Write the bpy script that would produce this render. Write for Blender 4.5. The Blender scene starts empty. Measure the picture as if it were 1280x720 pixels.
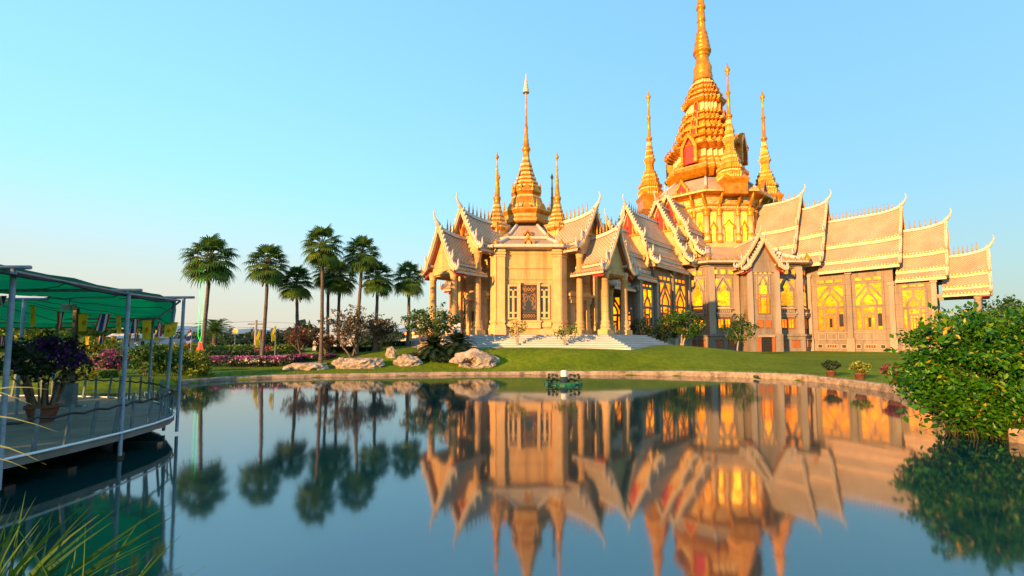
import bpy, math, random
from mathutils import Vector, Matrix
R = math.radians
scene = bpy.context.scene
COL = scene.collection

# ------------------------------------------------------------------ camera
CAM_H, PITCH, FPX, YC = 2.0, 4.0, 600.0, 382.0   # lens shifted up a little: the optical axis meets row 382
cam = bpy.data.cameras.new("camera"); camo = bpy.data.objects.new("camera", cam); COL.objects.link(camo)
camo.location = (0, 0, CAM_H); camo.rotation_euler = (R(90 + PITCH), 0, 0)
cam.sensor_width = 36; cam.lens = FPX / 1280 * 36; cam.shift_y = (YC - 360) / 1280; cam.clip_start = 0.05; cam.clip_end = 9000
scene.camera = camo

# ------------------------------------------------------------------ sky, sun, exposure
SUN_EL, SUN_VEC = 13.0, (-0.68, -0.73)          # horizontal direction towards the sun
world = bpy.data.worlds.new("World"); scene.world = world; world.use_nodes = True
wn, wl = world.node_tree.nodes, world.node_tree.links
bg = wn["Background"]; bg.inputs[1].default_value = 0.15
sky = wn.new("ShaderNodeTexSky"); sky.sky_type = 'NISHITA'; sky.sun_disc = False
sky.sun_elevation = R(SUN_EL)
sky.sun_rotation = -math.atan2(SUN_VEC[0], SUN_VEC[1])
sky.air_density = 2.5; sky.dust_density = 0.0; sky.ozone_density = 10.0
gam = wn.new("ShaderNodeGamma"); gam.inputs[1].default_value = 0.42      # hazy evening sky: softer contrast between zenith and horizon
tint = wn.new("ShaderNodeMix"); tint.data_type = 'RGBA'; tint.blend_type = 'MULTIPLY'
tint.inputs[0].default_value = 1.0; tint.clamp_result = False
tint.inputs[7].default_value = (1.46, 1.99, 2.30, 1)
wl.new(sky.outputs[0], gam.inputs[0]); wl.new(gam.outputs[0], tint.inputs[6]); 
# warm evening haze low over the horizon towards the sunset (left)
tc = wn.new("ShaderNodeTexCoord"); sx = wn.new("ShaderNodeSeparateXYZ"); wl.new(tc.outputs['Generated'], sx.inputs[0])
def wmap(sock, a, b, c, d):
    m = wn.new("ShaderNodeMapRange"); m.interpolation_type = 'SMOOTHSTEP'; wl.new(sock, m.inputs[0])
    for i, v in enumerate((a, b, c, d)): m.inputs[i + 1].default_value = v
    return m.outputs[0]
hz = wn.new("ShaderNodeMath"); hz.operation = 'MULTIPLY'
wl.new(wmap(sx.outputs[2], 0.0, 0.30, 0.80, 0.0), hz.inputs[0]); wl.new(wmap(sx.outputs[0], -0.75, 0.45, 1.0, 0.12), hz.inputs[1])
warm = wn.new("ShaderNodeMix"); warm.data_type = 'RGBA'; warm.inputs[7].default_value = (2.45, 2.12, 1.72, 1)
wl.new(hz.outputs[0], warm.inputs[0]); wl.new(tint.outputs[2], warm.inputs[6]); wl.new(warm.outputs[2], bg.inputs[0])
sun = bpy.data.lights.new("sun", 'SUN'); suno = bpy.data.objects.new("sun", sun); COL.objects.link(suno)
sun.energy = 4.9; sun.angle = R(0.6); sun.color = (1.0, 0.54, 0.18)
sd = Vector((SUN_VEC[0], SUN_VEC[1], math.tan(R(SUN_EL)))).normalized()
suno.rotation_euler = sd.to_track_quat('Z', 'Y').to_euler(); suno.location = (-40, -30, 40)
vs = scene.view_settings
vs.view_transform = 'Standard'; vs.look = 'None'; vs.gamma = 1; vs.exposure = 1.18; vs.use_curve_mapping = False
scene.cycles.use_denoising = True
scene.cycles.max_bounces = 8; scene.cycles.transparent_max_bounces = 8
scene.cycles.caustics_reflective = False; scene.cycles.caustics_refractive = False
scene.cycles.sample_clamp_indirect = 6

# ------------------------------------------------------------------ pixel helpers (photo is 1280 x 720)
CP, SP = math.cos(R(PITCH)), math.sin(R(PITCH))
def ray(x, y):
    a, b = (x - 640) / FPX, (YC - y) / FPX
    return Vector((a, CP - b * SP, SP + b * CP))
def at(x, y, Y):                     # point seen at pixel (x, y) at depth Y
    d = ray(x, y); return Vector((0, 0, CAM_H)) + d * (Y / d.y)
def atz(x, y, z):                    # point seen at pixel (x, y) on the level z
    d = ray(x, y); return Vector((0, 0, CAM_H)) + d * ((z - CAM_H) / d.z)
def zy(y, Y):                        # height seen at row y and depth Y
    return at(640, y, Y).z
def xat(x, Y, z):                    # X of pixel column x at depth Y and height z
    return (x - 640) / FPX * (Y * CP + (z - CAM_H) * SP)

# ------------------------------------------------------------------ materials
MATS = {}
class NT:
    def __init__(s, name):
        s.m = bpy.data.materials.new(name); s.m.use_nodes = True
        s.t = s.m.node_tree; s.n = s.t.nodes; s.l = s.t.links
        s.b = s.n["Principled BSDF"]; s.out = s.n["Material Output"]; MATS[name] = s.m
    def new(s, t, **kw):
        n = s.n.new(t)
        for k, v in kw.items(): setattr(n, k, v)
        return n
    def coord(s, kind='Object', scale=(1, 1, 1)):
        c = s.new("ShaderNodeTexCoord"); mp = s.new("ShaderNodeMapping")
        mp.inputs['Scale'].default_value = scale
        s.l.new(c.outputs[kind], mp.inputs[0]); return mp.outputs[0]
    def noise(s, vec, scale, detail=4, rough=0.6):
        n = s.new("ShaderNodeTexNoise"); n.inputs['Scale'].default_value = scale
        n.inputs['Detail'].default_value = detail; n.inputs['Roughness'].default_value = rough
        if vec is not None: s.l.new(vec, n.inputs['Vector'])
        return n.outputs[0]
    def ramp(s, fac, stops):
        r = s.new("ShaderNodeValToRGB"); e = r.color_ramp.elements
        while len(e) < len(stops): e.new(0.5)
        for el, (p, c) in zip(e, stops): el.position = p; el.color = (*c, 1)
        s.l.new(fac, r.inputs[0]); return r.outputs[0]
    def mix(s, a, b, fac, mode='MIX'):
        m = s.new("ShaderNodeMix", data_type='RGBA', blend_type=mode)
        for sock, val in ((m.inputs[0], fac), (m.inputs[6], a), (m.inputs[7], b)):
            if hasattr(val, 'is_linked'): s.l.new(val, sock)
            elif isinstance(val, tuple): sock.default_value = (*val, 1)
            else: sock.default_value = val
        return m.outputs[2]
    def math(s, op, a, b=0.0):
        m = s.new("ShaderNodeMath", operation=op)
        for i, v in enumerate((a, b)):
            if hasattr(v, 'is_linked'): s.l.new(v, m.inputs[i])
            else: m.inputs[i].default_value = v
        return m.outputs[0]
    def bump(s, h, strength, dist=0.02):
        b = s.new("ShaderNodeBump"); b.inputs['Strength'].default_value = strength; b.inputs['Distance'].default_value = dist
        s.l.new(h, b.inputs['Height']); s.l.new(b.outputs[0], s.b.inputs['Normal'])
    def base(s, c):
        if hasattr(c, 'is_linked'): s.l.new(c, s.b.inputs['Base Color'])
        else: s.b.inputs['Base Color'].default_value = (*c, 1)
    def set(s, rough=0.6, metal=0.0, spec=0.5):
        s.b.inputs['Roughness'].default_value = rough; s.b.inputs['Metallic'].default_value = metal
        s.b.inputs['Specular IOR Level'].default_value = spec

def mat_mottled(name, c1, c2, scale=1.5, rough=0.7, metal=0.0, bump=0.15, fine=18, stretch=(1, 1, 1), spec=0.4, joint=0):
    t = NT(name); v = t.coord('Object', stretch)
    n1 = t.noise(v, scale, 6, 0.65); n2 = t.noise(v, fine, 3)
    f = t.math('ADD', t.math('MULTIPLY', n1, 0.75), t.math('MULTIPLY', n2, 0.25))
    col = t.ramp(f, [(0.36, c1), (0.64, c2)])
    if joint:                                   # thin course joints and rain streaks
        sx = t.new("ShaderNodeSeparateXYZ"); t.l.new(t.coord('Object'), sx.inputs[0])
        fz = t.math('FRACT', t.math('MULTIPLY', sx.outputs[2], 1 / joint)); ln = t.math('LESS_THAN', fz, .035 / joint)
        col = t.mix(col, (0.55, 0.5, 0.45), t.math('MULTIPLY', ln, .8), 'MULTIPLY')
        st = t.noise(t.coord('Object', (2.2, 2.2, .12)), 1.0, 4, .7)
        col = t.mix(col, t.ramp(st, [(.34, (0.66, 0.62, 0.58)), (.52, (1, 1, 1))]), .8, 'MULTIPLY')
    t.base(col); t.set(rough, metal, spec)
    if bump: t.bump(n2, bump, 0.03)
    return t.m

M = {}
M['stone'] = mat_mottled('sandstone', (0.54, 0.285, 0.105), (0.70, 0.41, 0.17), 0.9, 0.75, stretch=(1, 1, .45), joint=1.15)
M['stone_trim'] = mat_mottled('sandstone_trim', (0.58, 0.32, 0.125), (0.72, 0.44, 0.19), 1.6, 0.7)
M['concrete'] = mat_mottled('grey_concrete', (0.19, 0.145, 0.11), (0.31, 0.24, 0.185), 0.6, 0.85, stretch=(1, 1, .3), bump=.25, joint=1.3)
M['concrete_pale'] = mat_mottled('pale_concrete', (0.28, 0.215, 0.165), (0.41, 0.325, 0.25), 0.7, 0.8, stretch=(1, 1, .3))
M['white'] = mat_mottled('white_plaster', (0.46, 0.37, 0.30), (0.64, 0.54, 0.45), 2.5, 0.6)
M['marble'] = mat_mottled('white_marble', (0.52, 0.50, 0.48), (0.64, 0.62, 0.59), 0.8, 0.45)
M['marble_edge_shade'] = mat_mottled('painted_step_edge_shade', (0.26, 0.25, 0.24), (0.36, 0.35, 0.34), 0.8, 0.45)  # darker tread edges, painting in the shadow lines between steps
M['gold'] = mat_mottled('gilded_plaster', (0.40, 0.12, 0.003), (0.76, 0.31, 0.016), 1.6, 0.36, 0.35, bump=.9, fine=7)
M['gold_pale'] = mat_mottled('pale_gilded_plaster', (0.54, 0.29, 0.07), (0.78, 0.53, 0.22), 1.8, 0.5, 0.1, bump=.4, fine=8)
M['cream'] = mat_mottled('cream_plaster', (0.60, 0.40, 0.18), (0.76, 0.56, 0.30), 1.5, 0.6)
M['red'] = mat_mottled('red_lacquer', (0.40, 0.012, 0.012), (0.62, 0.03, 0.02), 2, 0.4)
M['wood'] = mat_mottled('red_brown_wood', (0.30, 0.075, 0.02), (0.42, 0.13, 0.04), 3, 0.5, stretch=(6, 6, 1))
M['dark'] = mat_mottled('dark_opening', (0.012, 0.011, 0.01), (0.02, 0.018, 0.016), 2, 0.6, bump=0)
M['steel'] = mat_mottled('galvanised_steel', (0.30, 0.32, 0.34), (0.46, 0.48, 0.50), 6, 0.45, 0.5)
M['rail'] = mat_mottled('grey_painted_slat', (0.06, 0.10, 0.12), (0.12, 0.17, 0.19), 5, 0.6)
M['pipe_white'] = mat_mottled('white_pipe', (0.66, 0.70, 0.72), (0.80, 0.83, 0.84), 5, 0.35)
M['pole_grey'] = mat_mottled('weathered_grey_pipe', (0.15, 0.165, 0.19), (0.27, 0.285, 0.31), 7, 0.5, 0.3)
M['deck'] = mat_mottled('worn_deck', (0.12, 0.115, 0.10), (0.22, 0.205, 0.175), 1.2, 0.85)
M['rope'] = mat_mottled('dark_rope', (0.02, 0.02, 0.02), (0.05, 0.045, 0.04), 20, 0.9)
M['kerb'] = mat_mottled('stone_kerb', (0.13, 0.092, 0.065), (0.44, 0.325, 0.24), 2.6, 0.85, bump=.4, fine=8)
M['rock'] = mat_mottled('pale_limestone', (0.13, 0.095, 0.07), (0.50, 0.40, 0.315), 1.7, 0.9, bump=.9, fine=7)
M['terracotta'] = mat_mottled('terracotta', (0.12, 0.04, 0.02), (0.20, 0.075, 0.038), 5, 0.75)
M['bark'] = mat_mottled('grey_brown_bark', (0.09, 0.06, 0.04), (0.22, 0.155, 0.105), 5, 0.9, bump=.8, fine=26, stretch=(1, 1, 2))
M['stemdark'] = mat_mottled('dark_twig', (0.035, 0.024, 0.014), (0.085, 0.058, 0.035), 6, 0.9)
M['darkwood'] = mat_mottled('dark_window_wood', (0.05, 0.024, 0.012), (0.10, 0.05, 0.025), 4, 0.5)
M['palebark'] = mat_mottled('pale_bark', (0.26, 0.19, 0.13), (0.42, 0.33, 0.25), 4, 0.85, bump=.5)
M['palmbark'] = mat_mottled('palm_bark', (0.07, 0.048, 0.034), (0.17, 0.12, 0.085), 2, 0.9, bump=.9, fine=5, stretch=(1, 1, 6))
M['black_plastic'] = mat_mottled('black_plastic', (0.012, 0.02, 0.016), (0.03, 0.045, 0.035), 6, 0.4)
M['green_plastic'] = mat_mottled('green_plastic', (0.004, 0.07, 0.03), (0.012, 0.13, 0.06), 6, 0.35)
M['white_plastic'] = mat_mottled('white_plastic', (0.60, 0.58, 0.52), (0.76, 0.74, 0.68), 4, 0.4)
M['yellow_cloth'] = mat_mottled('yellow_cloth', (0.72, 0.52, 0.02), (0.82, 0.64, 0.04), 4, 0.8)
M['orange_cloth'] = mat_mottled('orange_cloth', (0.78, 0.28, 0.02), (0.85, 0.36, 0.03), 4, 0.8)
M['red_cloth'] = mat_mottled('red_cloth', (0.50, 0.03, 0.04), (0.62, 0.05, 0.06), 4, 0.8)
M['blue_cloth'] = mat_mottled('blue_cloth', (0.03, 0.04, 0.22), (0.05, 0.07, 0.32), 4, 0.8)
M['white_cloth'] = mat_mottled('white_cloth', (0.70, 0.70, 0.72), (0.82, 0.82, 0.84), 4, 0.8)
M['roof_blue'] = mat_mottled('blue_sheet', (0.03, 0.05, 0.10), (0.06, 0.09, 0.16), 2, 0.5)
M['farwall'] = mat_mottled('weathered_wall', (0.35, 0.32, 0.29), (0.55, 0.52, 0.48), 1, 0.8)

def mat_tile(name, c1, c2, c3, p=0.27):
    t = NT(name); v = t.coord('UV')
    sx = t.new("ShaderNodeSeparateXYZ"); t.l.new(v, sx.inputs[0])
    u, w = sx.outputs[0], sx.outputs[1]
    k = math.pi / p
    a = t.math('ABSOLUTE', t.math('SINE', t.math('MULTIPLY', t.math('ADD', u, w), k)))
    b = t.math('ABSOLUTE', t.math('SINE', t.math('MULTIPLY', t.math('SUBTRACT', u, w), k)))
    h = t.math('POWER', t.math('MULTIPLY', a, b), 0.55)
    big = t.noise(t.coord('Object'), 0.55, 5); 
    col = t.mix(t.ramp(h, [(0.0, c1), (0.42, c2), (1.0, c2)]), t.ramp(big, [(0.35, (0.78, 0.74, 0.70)), (0.65, (1.05, 1.03, 1.0))]), 1.0, 'MULTIPLY')
    t.base(col); t.set(0.5, 0, 0.45); t.bump(h, 0.9, 0.05)
    return t.m
M['tile'] = mat_tile('glazed_fish_scale_tiles', (0.15, 0.09, 0.05), (0.50, 0.37, 0.245), (1, 1, 1))

def mat_glass(name, cols, strength, scale=1.6):
    t = NT(name); v = t.coord('Object')
    vo = t.new("ShaderNodeTexVoronoi"); vo.inputs['Scale'].default_value = scale * 1.3; t.l.new(v, vo.inputs['Vector'])
    n = t.noise(v, scale, 5, 0.7)
    f = t.math('ADD', t.math('MULTIPLY', n, 0.7), t.math('MULTIPLY', vo.outputs['Distance'], 0.35))
    col = t.ramp(f, cols)
    big = t.noise(v, .45, 2); col = t.mix(col, t.ramp(big, [(.36, (.62, .42, .25)), (.56, (1, 1, 1))]), .85, 'MULTIPLY')
    ve = t.new("ShaderNodeTexVoronoi", feature='DISTANCE_TO_EDGE'); ve.inputs['Scale'].default_value = 3.6; t.l.new(v, ve.inputs['Vector'])
    col = t.mix(col, (.5, .30, .12), t.math('LESS_THAN', ve.outputs['Distance'], .035), 'MULTIPLY')
    oi = t.new('ShaderNodeObjectInfo'); col = t.mix(col, t.ramp(oi.outputs['Random'], [(0, (.55, .40, .3)), (.3, (.85, .78, .7)), (1, (1.1, 1.12, 1.1))]), .9, 'MULTIPLY')
    t.base((0.20, 0.08, 0.005)); t.set(0.2, 0, 0.25)
    t.l.new(col, t.b.inputs['Emission Color']); t.b.inputs['Emission Strength'].default_value = strength
    return t.m
M['lit'] = mat_glass('lit_amber_glass', [(0.28, (0.35, 0.05, 0.0003)), (0.42, (0.8, 0.20, 0.0006)), (0.58, (1.0, 0.29, 0.001)), (0.8, (1.0, 0.37, 0.008))], 1.7)
M['lit_bright'] = mat_glass('bright_lit_amber_glass', [(0.30, (0.8, 0.19, 0.001)), (0.46, (1.0, 0.33, 0.002)), (0.70, (1.0, 0.48, 0.05))], 3.2)
M['lit_orange'] = mat_glass('orange_lit_glass', [(0.3, (0.42, 0.08, 0.002)), (0.5, (0.85, 0.24, 0.003)), (0.7, (1.0, 0.44, 0.01))], 0.45)
t = NT('dark_window_glass'); t.base((0.03, 0.028, 0.02)); t.set(0.08, 0, 0.8); M['glass'] = t.m
t = NT('lamp_glow'); t.base((1, .5, .1)); t.b.inputs['Emission Color'].default_value = (1, 0.26, 0.015, 1); t.b.inputs['Emission Strength'].default_value = 1.5; M['lamp'] = t.m
t = NT('green_neon'); t.base((0, .6, .1)); t.b.inputs['Emission Color'].default_value = (0.02, 1.0, 0.12, 1); t.b.inputs['Emission Strength'].default_value = 0.8; M['neon'] = t.m
t = NT('red_glow'); t.base((.6, .03, .01)); t.b.inputs['Emission Color'].default_value = (1.0, 0.05, 0.01, 1); t.b.inputs['Emission Strength'].default_value = 0.7; M['redglow'] = t.m

def mat_leaf(name, stops, trans=0.35, rough=0.5):
    t = NT(name); a = t.new("ShaderNodeAttribute"); a.attribute_name = 'tint'
    col = t.ramp(a.outputs['Fac'], stops); t.base(col); t.set(rough, 0, 0.35)
    tr = t.new("ShaderNodeBsdfTranslucent"); t.l.new(col, tr.inputs[0])
    mx = t.new("ShaderNodeMixShader"); mx.inputs[0].default_value = trans
    t.l.new(t.b.outputs[0], mx.inputs[1]); t.l.new(tr.outputs[0], mx.inputs[2]); t.l.new(mx.outputs[0], t.out.inputs[0])
    return t.m
M['leaf'] = mat_leaf('green_leaves', [(0, (0.018, 0.06, 0.006)), (0.5, (0.04, 0.115, 0.010)), (0.85, (0.09, 0.15, 0.02)), (1, (0.2, 0.2, 0.02))])
M['leaf_dark'] = mat_leaf('dark_leaves', [(0, (0.008, 0.02, 0.008)), (0.6, (0.02, 0.045, 0.014)), (1, (0.045, 0.075, 0.02))], 0.2)
M['leaf_yellow'] = mat_leaf('yellow_green_leaves', [(0, (0.05, 0.11, 0.012)), (0.5, (0.12, 0.19, 0.015)), (1, (0.34, 0.32, 0.02))])
M['leaf_big'] = mat_leaf('glossy_leaves', [(0, (0.012, 0.07, 0.004)), (0.45, (0.035, 0.15, 0.006)), (0.8, (0.095, 0.25, 0.010)), (0.95, (0.22, 0.32, 0.012)), (1, (0.60, 0.34, 0.02))], 0.35, 0.35)
M['leaf_palm'] = mat_leaf('palm_fronds', [(0, (0.03, 0.085, 0.010)), (0.6, (0.085, 0.165, 0.018)), (0.88, (0.18, 0.23, 0.02)), (1, (0.26, 0.16, 0.04))], 0.3)
M['leaf_brown'] = mat_leaf('sparse_brown_leaves', [(0, (0.05, 0.035, 0.016)), (0.6, (0.10, 0.085, 0.025)), (0.9, (0.16, 0.10, 0.05)), (1, (0.55, 0.20, 0.20))])
M['leaf_reed'] = mat_leaf('reed_blades', [(0, (0.012, 0.05, 0.004)), (0.7, (0.035, 0.105, 0.006)), (1, (0.09, 0.16, 0.014))], 0.3)
M['fl_pink'] = mat_leaf('pink_blossom', [(0, (0.25, 0.02, 0.14)), (0.5, (0.55, 0.06, 0.32)), (1, (0.72, 0.30, 0.50))])
M['fl_white'] = mat_leaf('white_blossom', [(0, (0.60, 0.52, 0.40)), (1, (0.80, 0.76, 0.64))])
M['fl_purple'] = mat_leaf('purple_blossom', [(0, (0.035, 0.012, 0.11)), (0.75, (0.08, 0.025, 0.2)), (1, (0.36, 0.06, 0.26))])
M['fl_red'] = mat_leaf('magenta_blossom', [(0, (0.22, 0.01, 0.05)), (1, (0.50, 0.06, 0.13))])
M['fl_yellow'] = mat_leaf('yellow_blossom', [(0, (0.50, 0.40, 0.06)), (1, (0.72, 0.62, 0.22))])

def mat_grass():
    t = NT('lawn_grass'); v = t.coord('Object')
    n1 = t.noise(v, 0.22, 5); n2 = t.noise(v, 3.5, 5, 0.7); n3 = t.noise(v, 60, 3, 0.8)
    c = t.ramp(n1, [(0.35, (0.09, 0.155, 0.003)), (0.65, (0.165, 0.235, 0.006))])
    c = t.mix(c, t.ramp(n2, [(0.36, (0.55, 0.62, 0.5)), (0.66, (1.25, 1.15, 1.0))]), 0.8, 'MULTIPLY')
    c = t.mix(c, t.ramp(n3, [(0.3, (0.6, 0.6, 0.6)), (0.7, (1.35, 1.3, 1.2))]), 0.7, 'MULTIPLY')
    n4 = t.noise(t.coord('Object', (.5, 1, 1)), 0.55, 6, .75); c = t.mix(c, (0.24, 0.20, 0.03), t.ramp(n4, [(.56, (0, 0, 0)), (.74, (.55, .55, .55))]))
    t.base(c); t.set(0.9, 0, 0.15); t.bump(n3, 0.8, 0.06); return t.m
M['grass'] = mat_grass()

def clothify(key):
    m = M[key]; t = m.node_tree; b = t.nodes['Principled BSDF']; col = b.inputs['Base Color'].links[0].from_socket
    tr = t.nodes.new('ShaderNodeBsdfTranslucent'); t.links.new(col, tr.inputs[0]); mx = t.nodes.new('ShaderNodeMixShader'); mx.inputs[0].default_value = 0.5
    t.links.new(b.outputs[0], mx.inputs[1]); t.links.new(tr.outputs[0], mx.inputs[2]); t.links.new(mx.outputs[0], t.nodes['Material Output'].inputs[0])
for k_ in ('yellow_cloth', 'orange_cloth', 'red_cloth', 'blue_cloth', 'white_cloth'): clothify(k_)
def mat_water():
    t = NT('pond_water'); v = t.coord('Object', (1.0, 0.35, 1.0))
    t.base((0.002, 0.030, 0.031)); t.set(0.06, 0, 0.5); t.b.inputs['IOR'].default_value = 2.7
    n = t.noise(v, 0.9, 2, 0.5); n2 = t.noise(v, 5.0, 2, 0.5)
    t.bump(t.math('ADD', n, t.math('MULTIPLY', n2, 0.12)), 0.05, 0.05)
    return t.m
M['water'] = mat_water()
def mat_net():
    t = NT('green_shade_net'); v = t.coord('Object')
    n = t.noise(v, 2.0, 4); col = t.ramp(n, [(0.3, (0.0, 0.085, 0.028)), (0.7, (0.0, 0.14, 0.05))])
    t.base(col); t.set(0.7, 0, 0.2)
    tr = t.new("ShaderNodeBsdfTranslucent"); tr.inputs[0].default_value = (0.0, 0.27, 0.085, 1)
    mx = t.new("ShaderNodeMixShader"); mx.inputs[0].default_value = 0.6
    t.l.new(t.b.outputs[0], mx.inputs[1]); t.l.new(tr.outputs[0], mx.inputs[2]); t.l.new(mx.outputs[0], t.out.inputs[0]); return t.m
M['net'] = mat_net()

# ------------------------------------------------------------------ mesh builder
class MB:
    def __init__(s): s.v, s.f, s.m, s.uv, s.sm, s.t = [], [], [], [], [], []
    def face(s, pts, mi=0, uv=None, sm=False, tint=0.5):
        i = len(s.v); s.v.extend([tuple(p) for p in pts]); s.f.append(tuple(range(i, i + len(pts))))
        s.m.append(mi); s.uv.append(uv); s.sm.append(sm); s.t.append(tint)
    def idx(s, verts, faces, mi=0, sm=False, tint=0.5):
        i = len(s.v); s.v.extend([tuple(p) for p in verts])
        for f in faces:
            s.f.append(tuple(i + k for k in f)); s.m.append(mi); s.uv.append(None); s.sm.append(sm); s.t.append(tint)
    def box(s, F, u0, u1, v0, v1, z0, z1, mi=0):
        P = [F(u, v, z) for z in (z0, z1) for v in (v0, v1) for u in (u0, u1)]
        s.idx(P, [(0, 2, 3, 1), (4, 5, 7, 6), (0, 1, 5, 4), (1, 3, 7, 5), (3, 2, 6, 7), (2, 0, 4, 6)], mi)
    def frustum(s, F, uc, vc, hu0, hv0, z0, hu1, hv1, z1, mi=0):
        P = [F(uc + a * h, vc + b * k, z) for (h, k, z) in ((hu0, hv0, z0), (hu1, hv1, z1)) for b in (-1, 1) for a in (-1, 1)]
        s.idx(P, [(0, 2, 3, 1), (4, 5, 7, 6), (0, 1, 5, 4), (1, 3, 7, 5), (3, 2, 6, 7), (2, 0, 4, 6)], mi)
    def lathe(s, F, prof, n=16, mi=0, sm=True, section=None, cap=True, rot=0.0, mats=None):
        # prof: (radius, z) bottom to top, around F origin
        if section is None:
            section = [(math.cos(rot + 2 * math.pi * k / n), math.sin(rot + 2 * math.pi * k / n)) for k in range(n)]
        n = len(section); V = []
        for r, z in prof: V += [F(r * a, r * b, z) for a, b in section]
        base = len(s.v); s.v.extend([tuple(p) for p in V])
        for j in range(len(prof) - 1):
            for k in range(n):
                k2 = (k + 1) % n
                s.f.append((base + j * n + k, base + j * n + k2, base + (j + 1) * n + k2, base + (j + 1) * n + k))
                s.m.append(mats[j] if mats else mi); s.uv.append(None); s.sm.append(sm); s.t.append(.5)
        if cap:
            for j in (0, len(prof) - 1):
                s.f.append(tuple(base + j * n + k for k in range(n))); s.m.append(mi); s.uv.append(None); s.sm.append(False); s.t.append(.5)
    def tube(s, pts, radii, n=6, mi=0, sm=True, tint=.5):
        pts = [Vector(p) for p in pts]
        if not hasattr(radii, '__len__'): radii = [radii] * len(pts)
        base = len(s.v); side = None
        for i, p in enumerate(pts):
            d = (pts[min(i + 1, len(pts) - 1)] - pts[max(i - 1, 0)])
            d = d.normalized() if d.length > 1e-9 else Vector((0, 0, 1))
            if side is None: side = d.orthogonal().normalized()
            side = (side - d * side.dot(d)); side = side.normalized() if side.length > 1e-6 else d.orthogonal().normalized()
            up = d.cross(side)
            for k in range(n):
                a = 2 * math.pi * k / n
                s.v.append(tuple(p + (side * math.cos(a) + up * math.sin(a)) * radii[i]))
        for j in range(len(pts) - 1):
            for k in range(n):
                k2 = (k + 1) % n
                s.f.append((base + j * n + k, base + j * n + k2, base + (j + 1) * n + k2, base + (j + 1) * n + k))
                s.m.append(mi); s.uv.append(None); s.sm.append(sm); s.t.append(tint)
        for j in (0, len(pts) - 1):
            s.f.append(tuple(base + j * n + k for k in range(n))); s.m.append(mi); s.uv.append(None); s.sm.append(False); s.t.append(tint)
    def strip(s, F, pl, hw, n0, n1, mi=0, closed=False):
        # a mitred flat bar following polyline pl of (u, z) in the wall plane, between depths n0 and n1 along v
        P = [Vector((a, b)) for a, b in pl]; L, Rr = [], []; N = len(P)
        for i in range(N):
            a = P[i - 1] if (i > 0 or closed) else None; b = P[(i + 1) % N] if (i < N - 1 or closed) else None
            d1 = (P[i] - a).normalized() if a is not None else None
            d2 = (b - P[i]).normalized() if b is not None else None
            if d1 is None: d1 = d2
            if d2 is None: d2 = d1
            m = (d1 + d2); m = m.normalized() if m.length > 1e-6 else d1
            k = hw / max(0.35, m.dot(d1)); nrm = Vector((-m.y, m.x)) * k
            L.append(P[i] + nrm); Rr.append(P[i] - nrm)
        V = []
        for i in range(N):
            V += [F(L[i].x, n0, L[i].y), F(Rr[i].x, n0, Rr[i].y), F(Rr[i].x, n1, Rr[i].y), F(L[i].x, n1, L[i].y)]
        fs = []
        for i in range(N if closed else N - 1):
            a, b = 4 * i, 4 * ((i + 1) % N)
            for k in range(4): fs.append((a + k, a + (k + 1) % 4, b + (k + 1) % 4, b + k))
        if not closed: fs += [(0, 1, 2, 3), tuple(4 * (N - 1) + k for k in (3, 2, 1, 0))]
        s.idx(V, fs, mi)
    def slab(s, F, poly, n0, n1, mi=0):          # polygon (u, z) in a wall plane, thickness n0..n1
        n = len(poly); V = [F(u, n0, z) for u, z in poly] + [F(u, n1, z) for u, z in poly]
        s.idx(V, [tuple(range(n)), tuple(range(2 * n - 1, n - 1, -1))] + [(i, (i + 1) % n, n + (i + 1) % n, n + i) for i in range(n)], mi)
    def prism(s, poly, z0, z1, mi=0):            # plan polygon (x, y)
        n = len(poly); V = [(x, y, z0) for x, y in poly] + [(x, y, z1) for x, y in poly]
        s.idx(V, [tuple(range(n - 1, -1, -1)), tuple(range(n, 2 * n))] + [(i, (i + 1) % n, n + (i + 1) % n, n + i) for i in range(n)], mi)
    def build(s, name, mats, parent=None, origin=None):
        if not isinstance(mats, (list, tuple)): mats = [mats]
        o = Vector((0, 0, 0))
        if parent is not None: o = WORLD_O[parent.name]
        elif origin is not None: o = Vector(origin)
        me = bpy.data.meshes.new(name); me.from_pydata([tuple(Vector(p) - o) for p in s.v], [], s.f)
        for m_ in mats: me.materials.append(m_)
        if len(mats) > 1: me.polygons.foreach_set('material_index', s.m)
        me.polygons.foreach_set('use_smooth', s.sm)
        if any(u is not None for u in s.uv):
            ul = me.uv_layers.new(name='UVMap').data; k = 0
            for f, u in zip(s.f, s.uv):
                for j in range(len(f)):
                    if u is not None: ul[k].uv = u[j]
                    k += 1
        if any(t_ != .5 for t_ in s.t):
            at_ = me.attributes.new('tint', 'FLOAT', 'FACE'); at_.data.foreach_set('value', s.t)
        me.update()
        ob = bpy.data.objects.new(name, me); COL.objects.link(ob)
        if parent is not None: ob.parent = parent
        else: ob.location = o
        WORLD_O[ob.name] = o.copy()
        return ob
WORLD_O = {}
def ident(u, v, z): return Vector((u, v, z))
def Fr(x, y, ux, uy, vx, vy, z0=0.0):
    def f(u, v, z): return Vector((x + u * ux + v * vx, y + u * uy + v * vy, z + z0))
    return f
def Fa(x, y, ang, z0=0.0):                     # u at angle, v to its left
    c, s_ = math.cos(R(ang)), math.sin(R(ang)); return Fr(x, y, c, s_, -s_, c, z0)
def shift(F, du=0, dv=0, dz=0): return lambda u, v, z: F(u + du, v + dv, z + dz)
def tag(o, label=None, cat=None, group=None, kind=None):
    if label: o['label'] = label
    if cat: o['category'] = cat
    if group: o['group'] = group
    if kind: o['kind'] = kind
    return o
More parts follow.
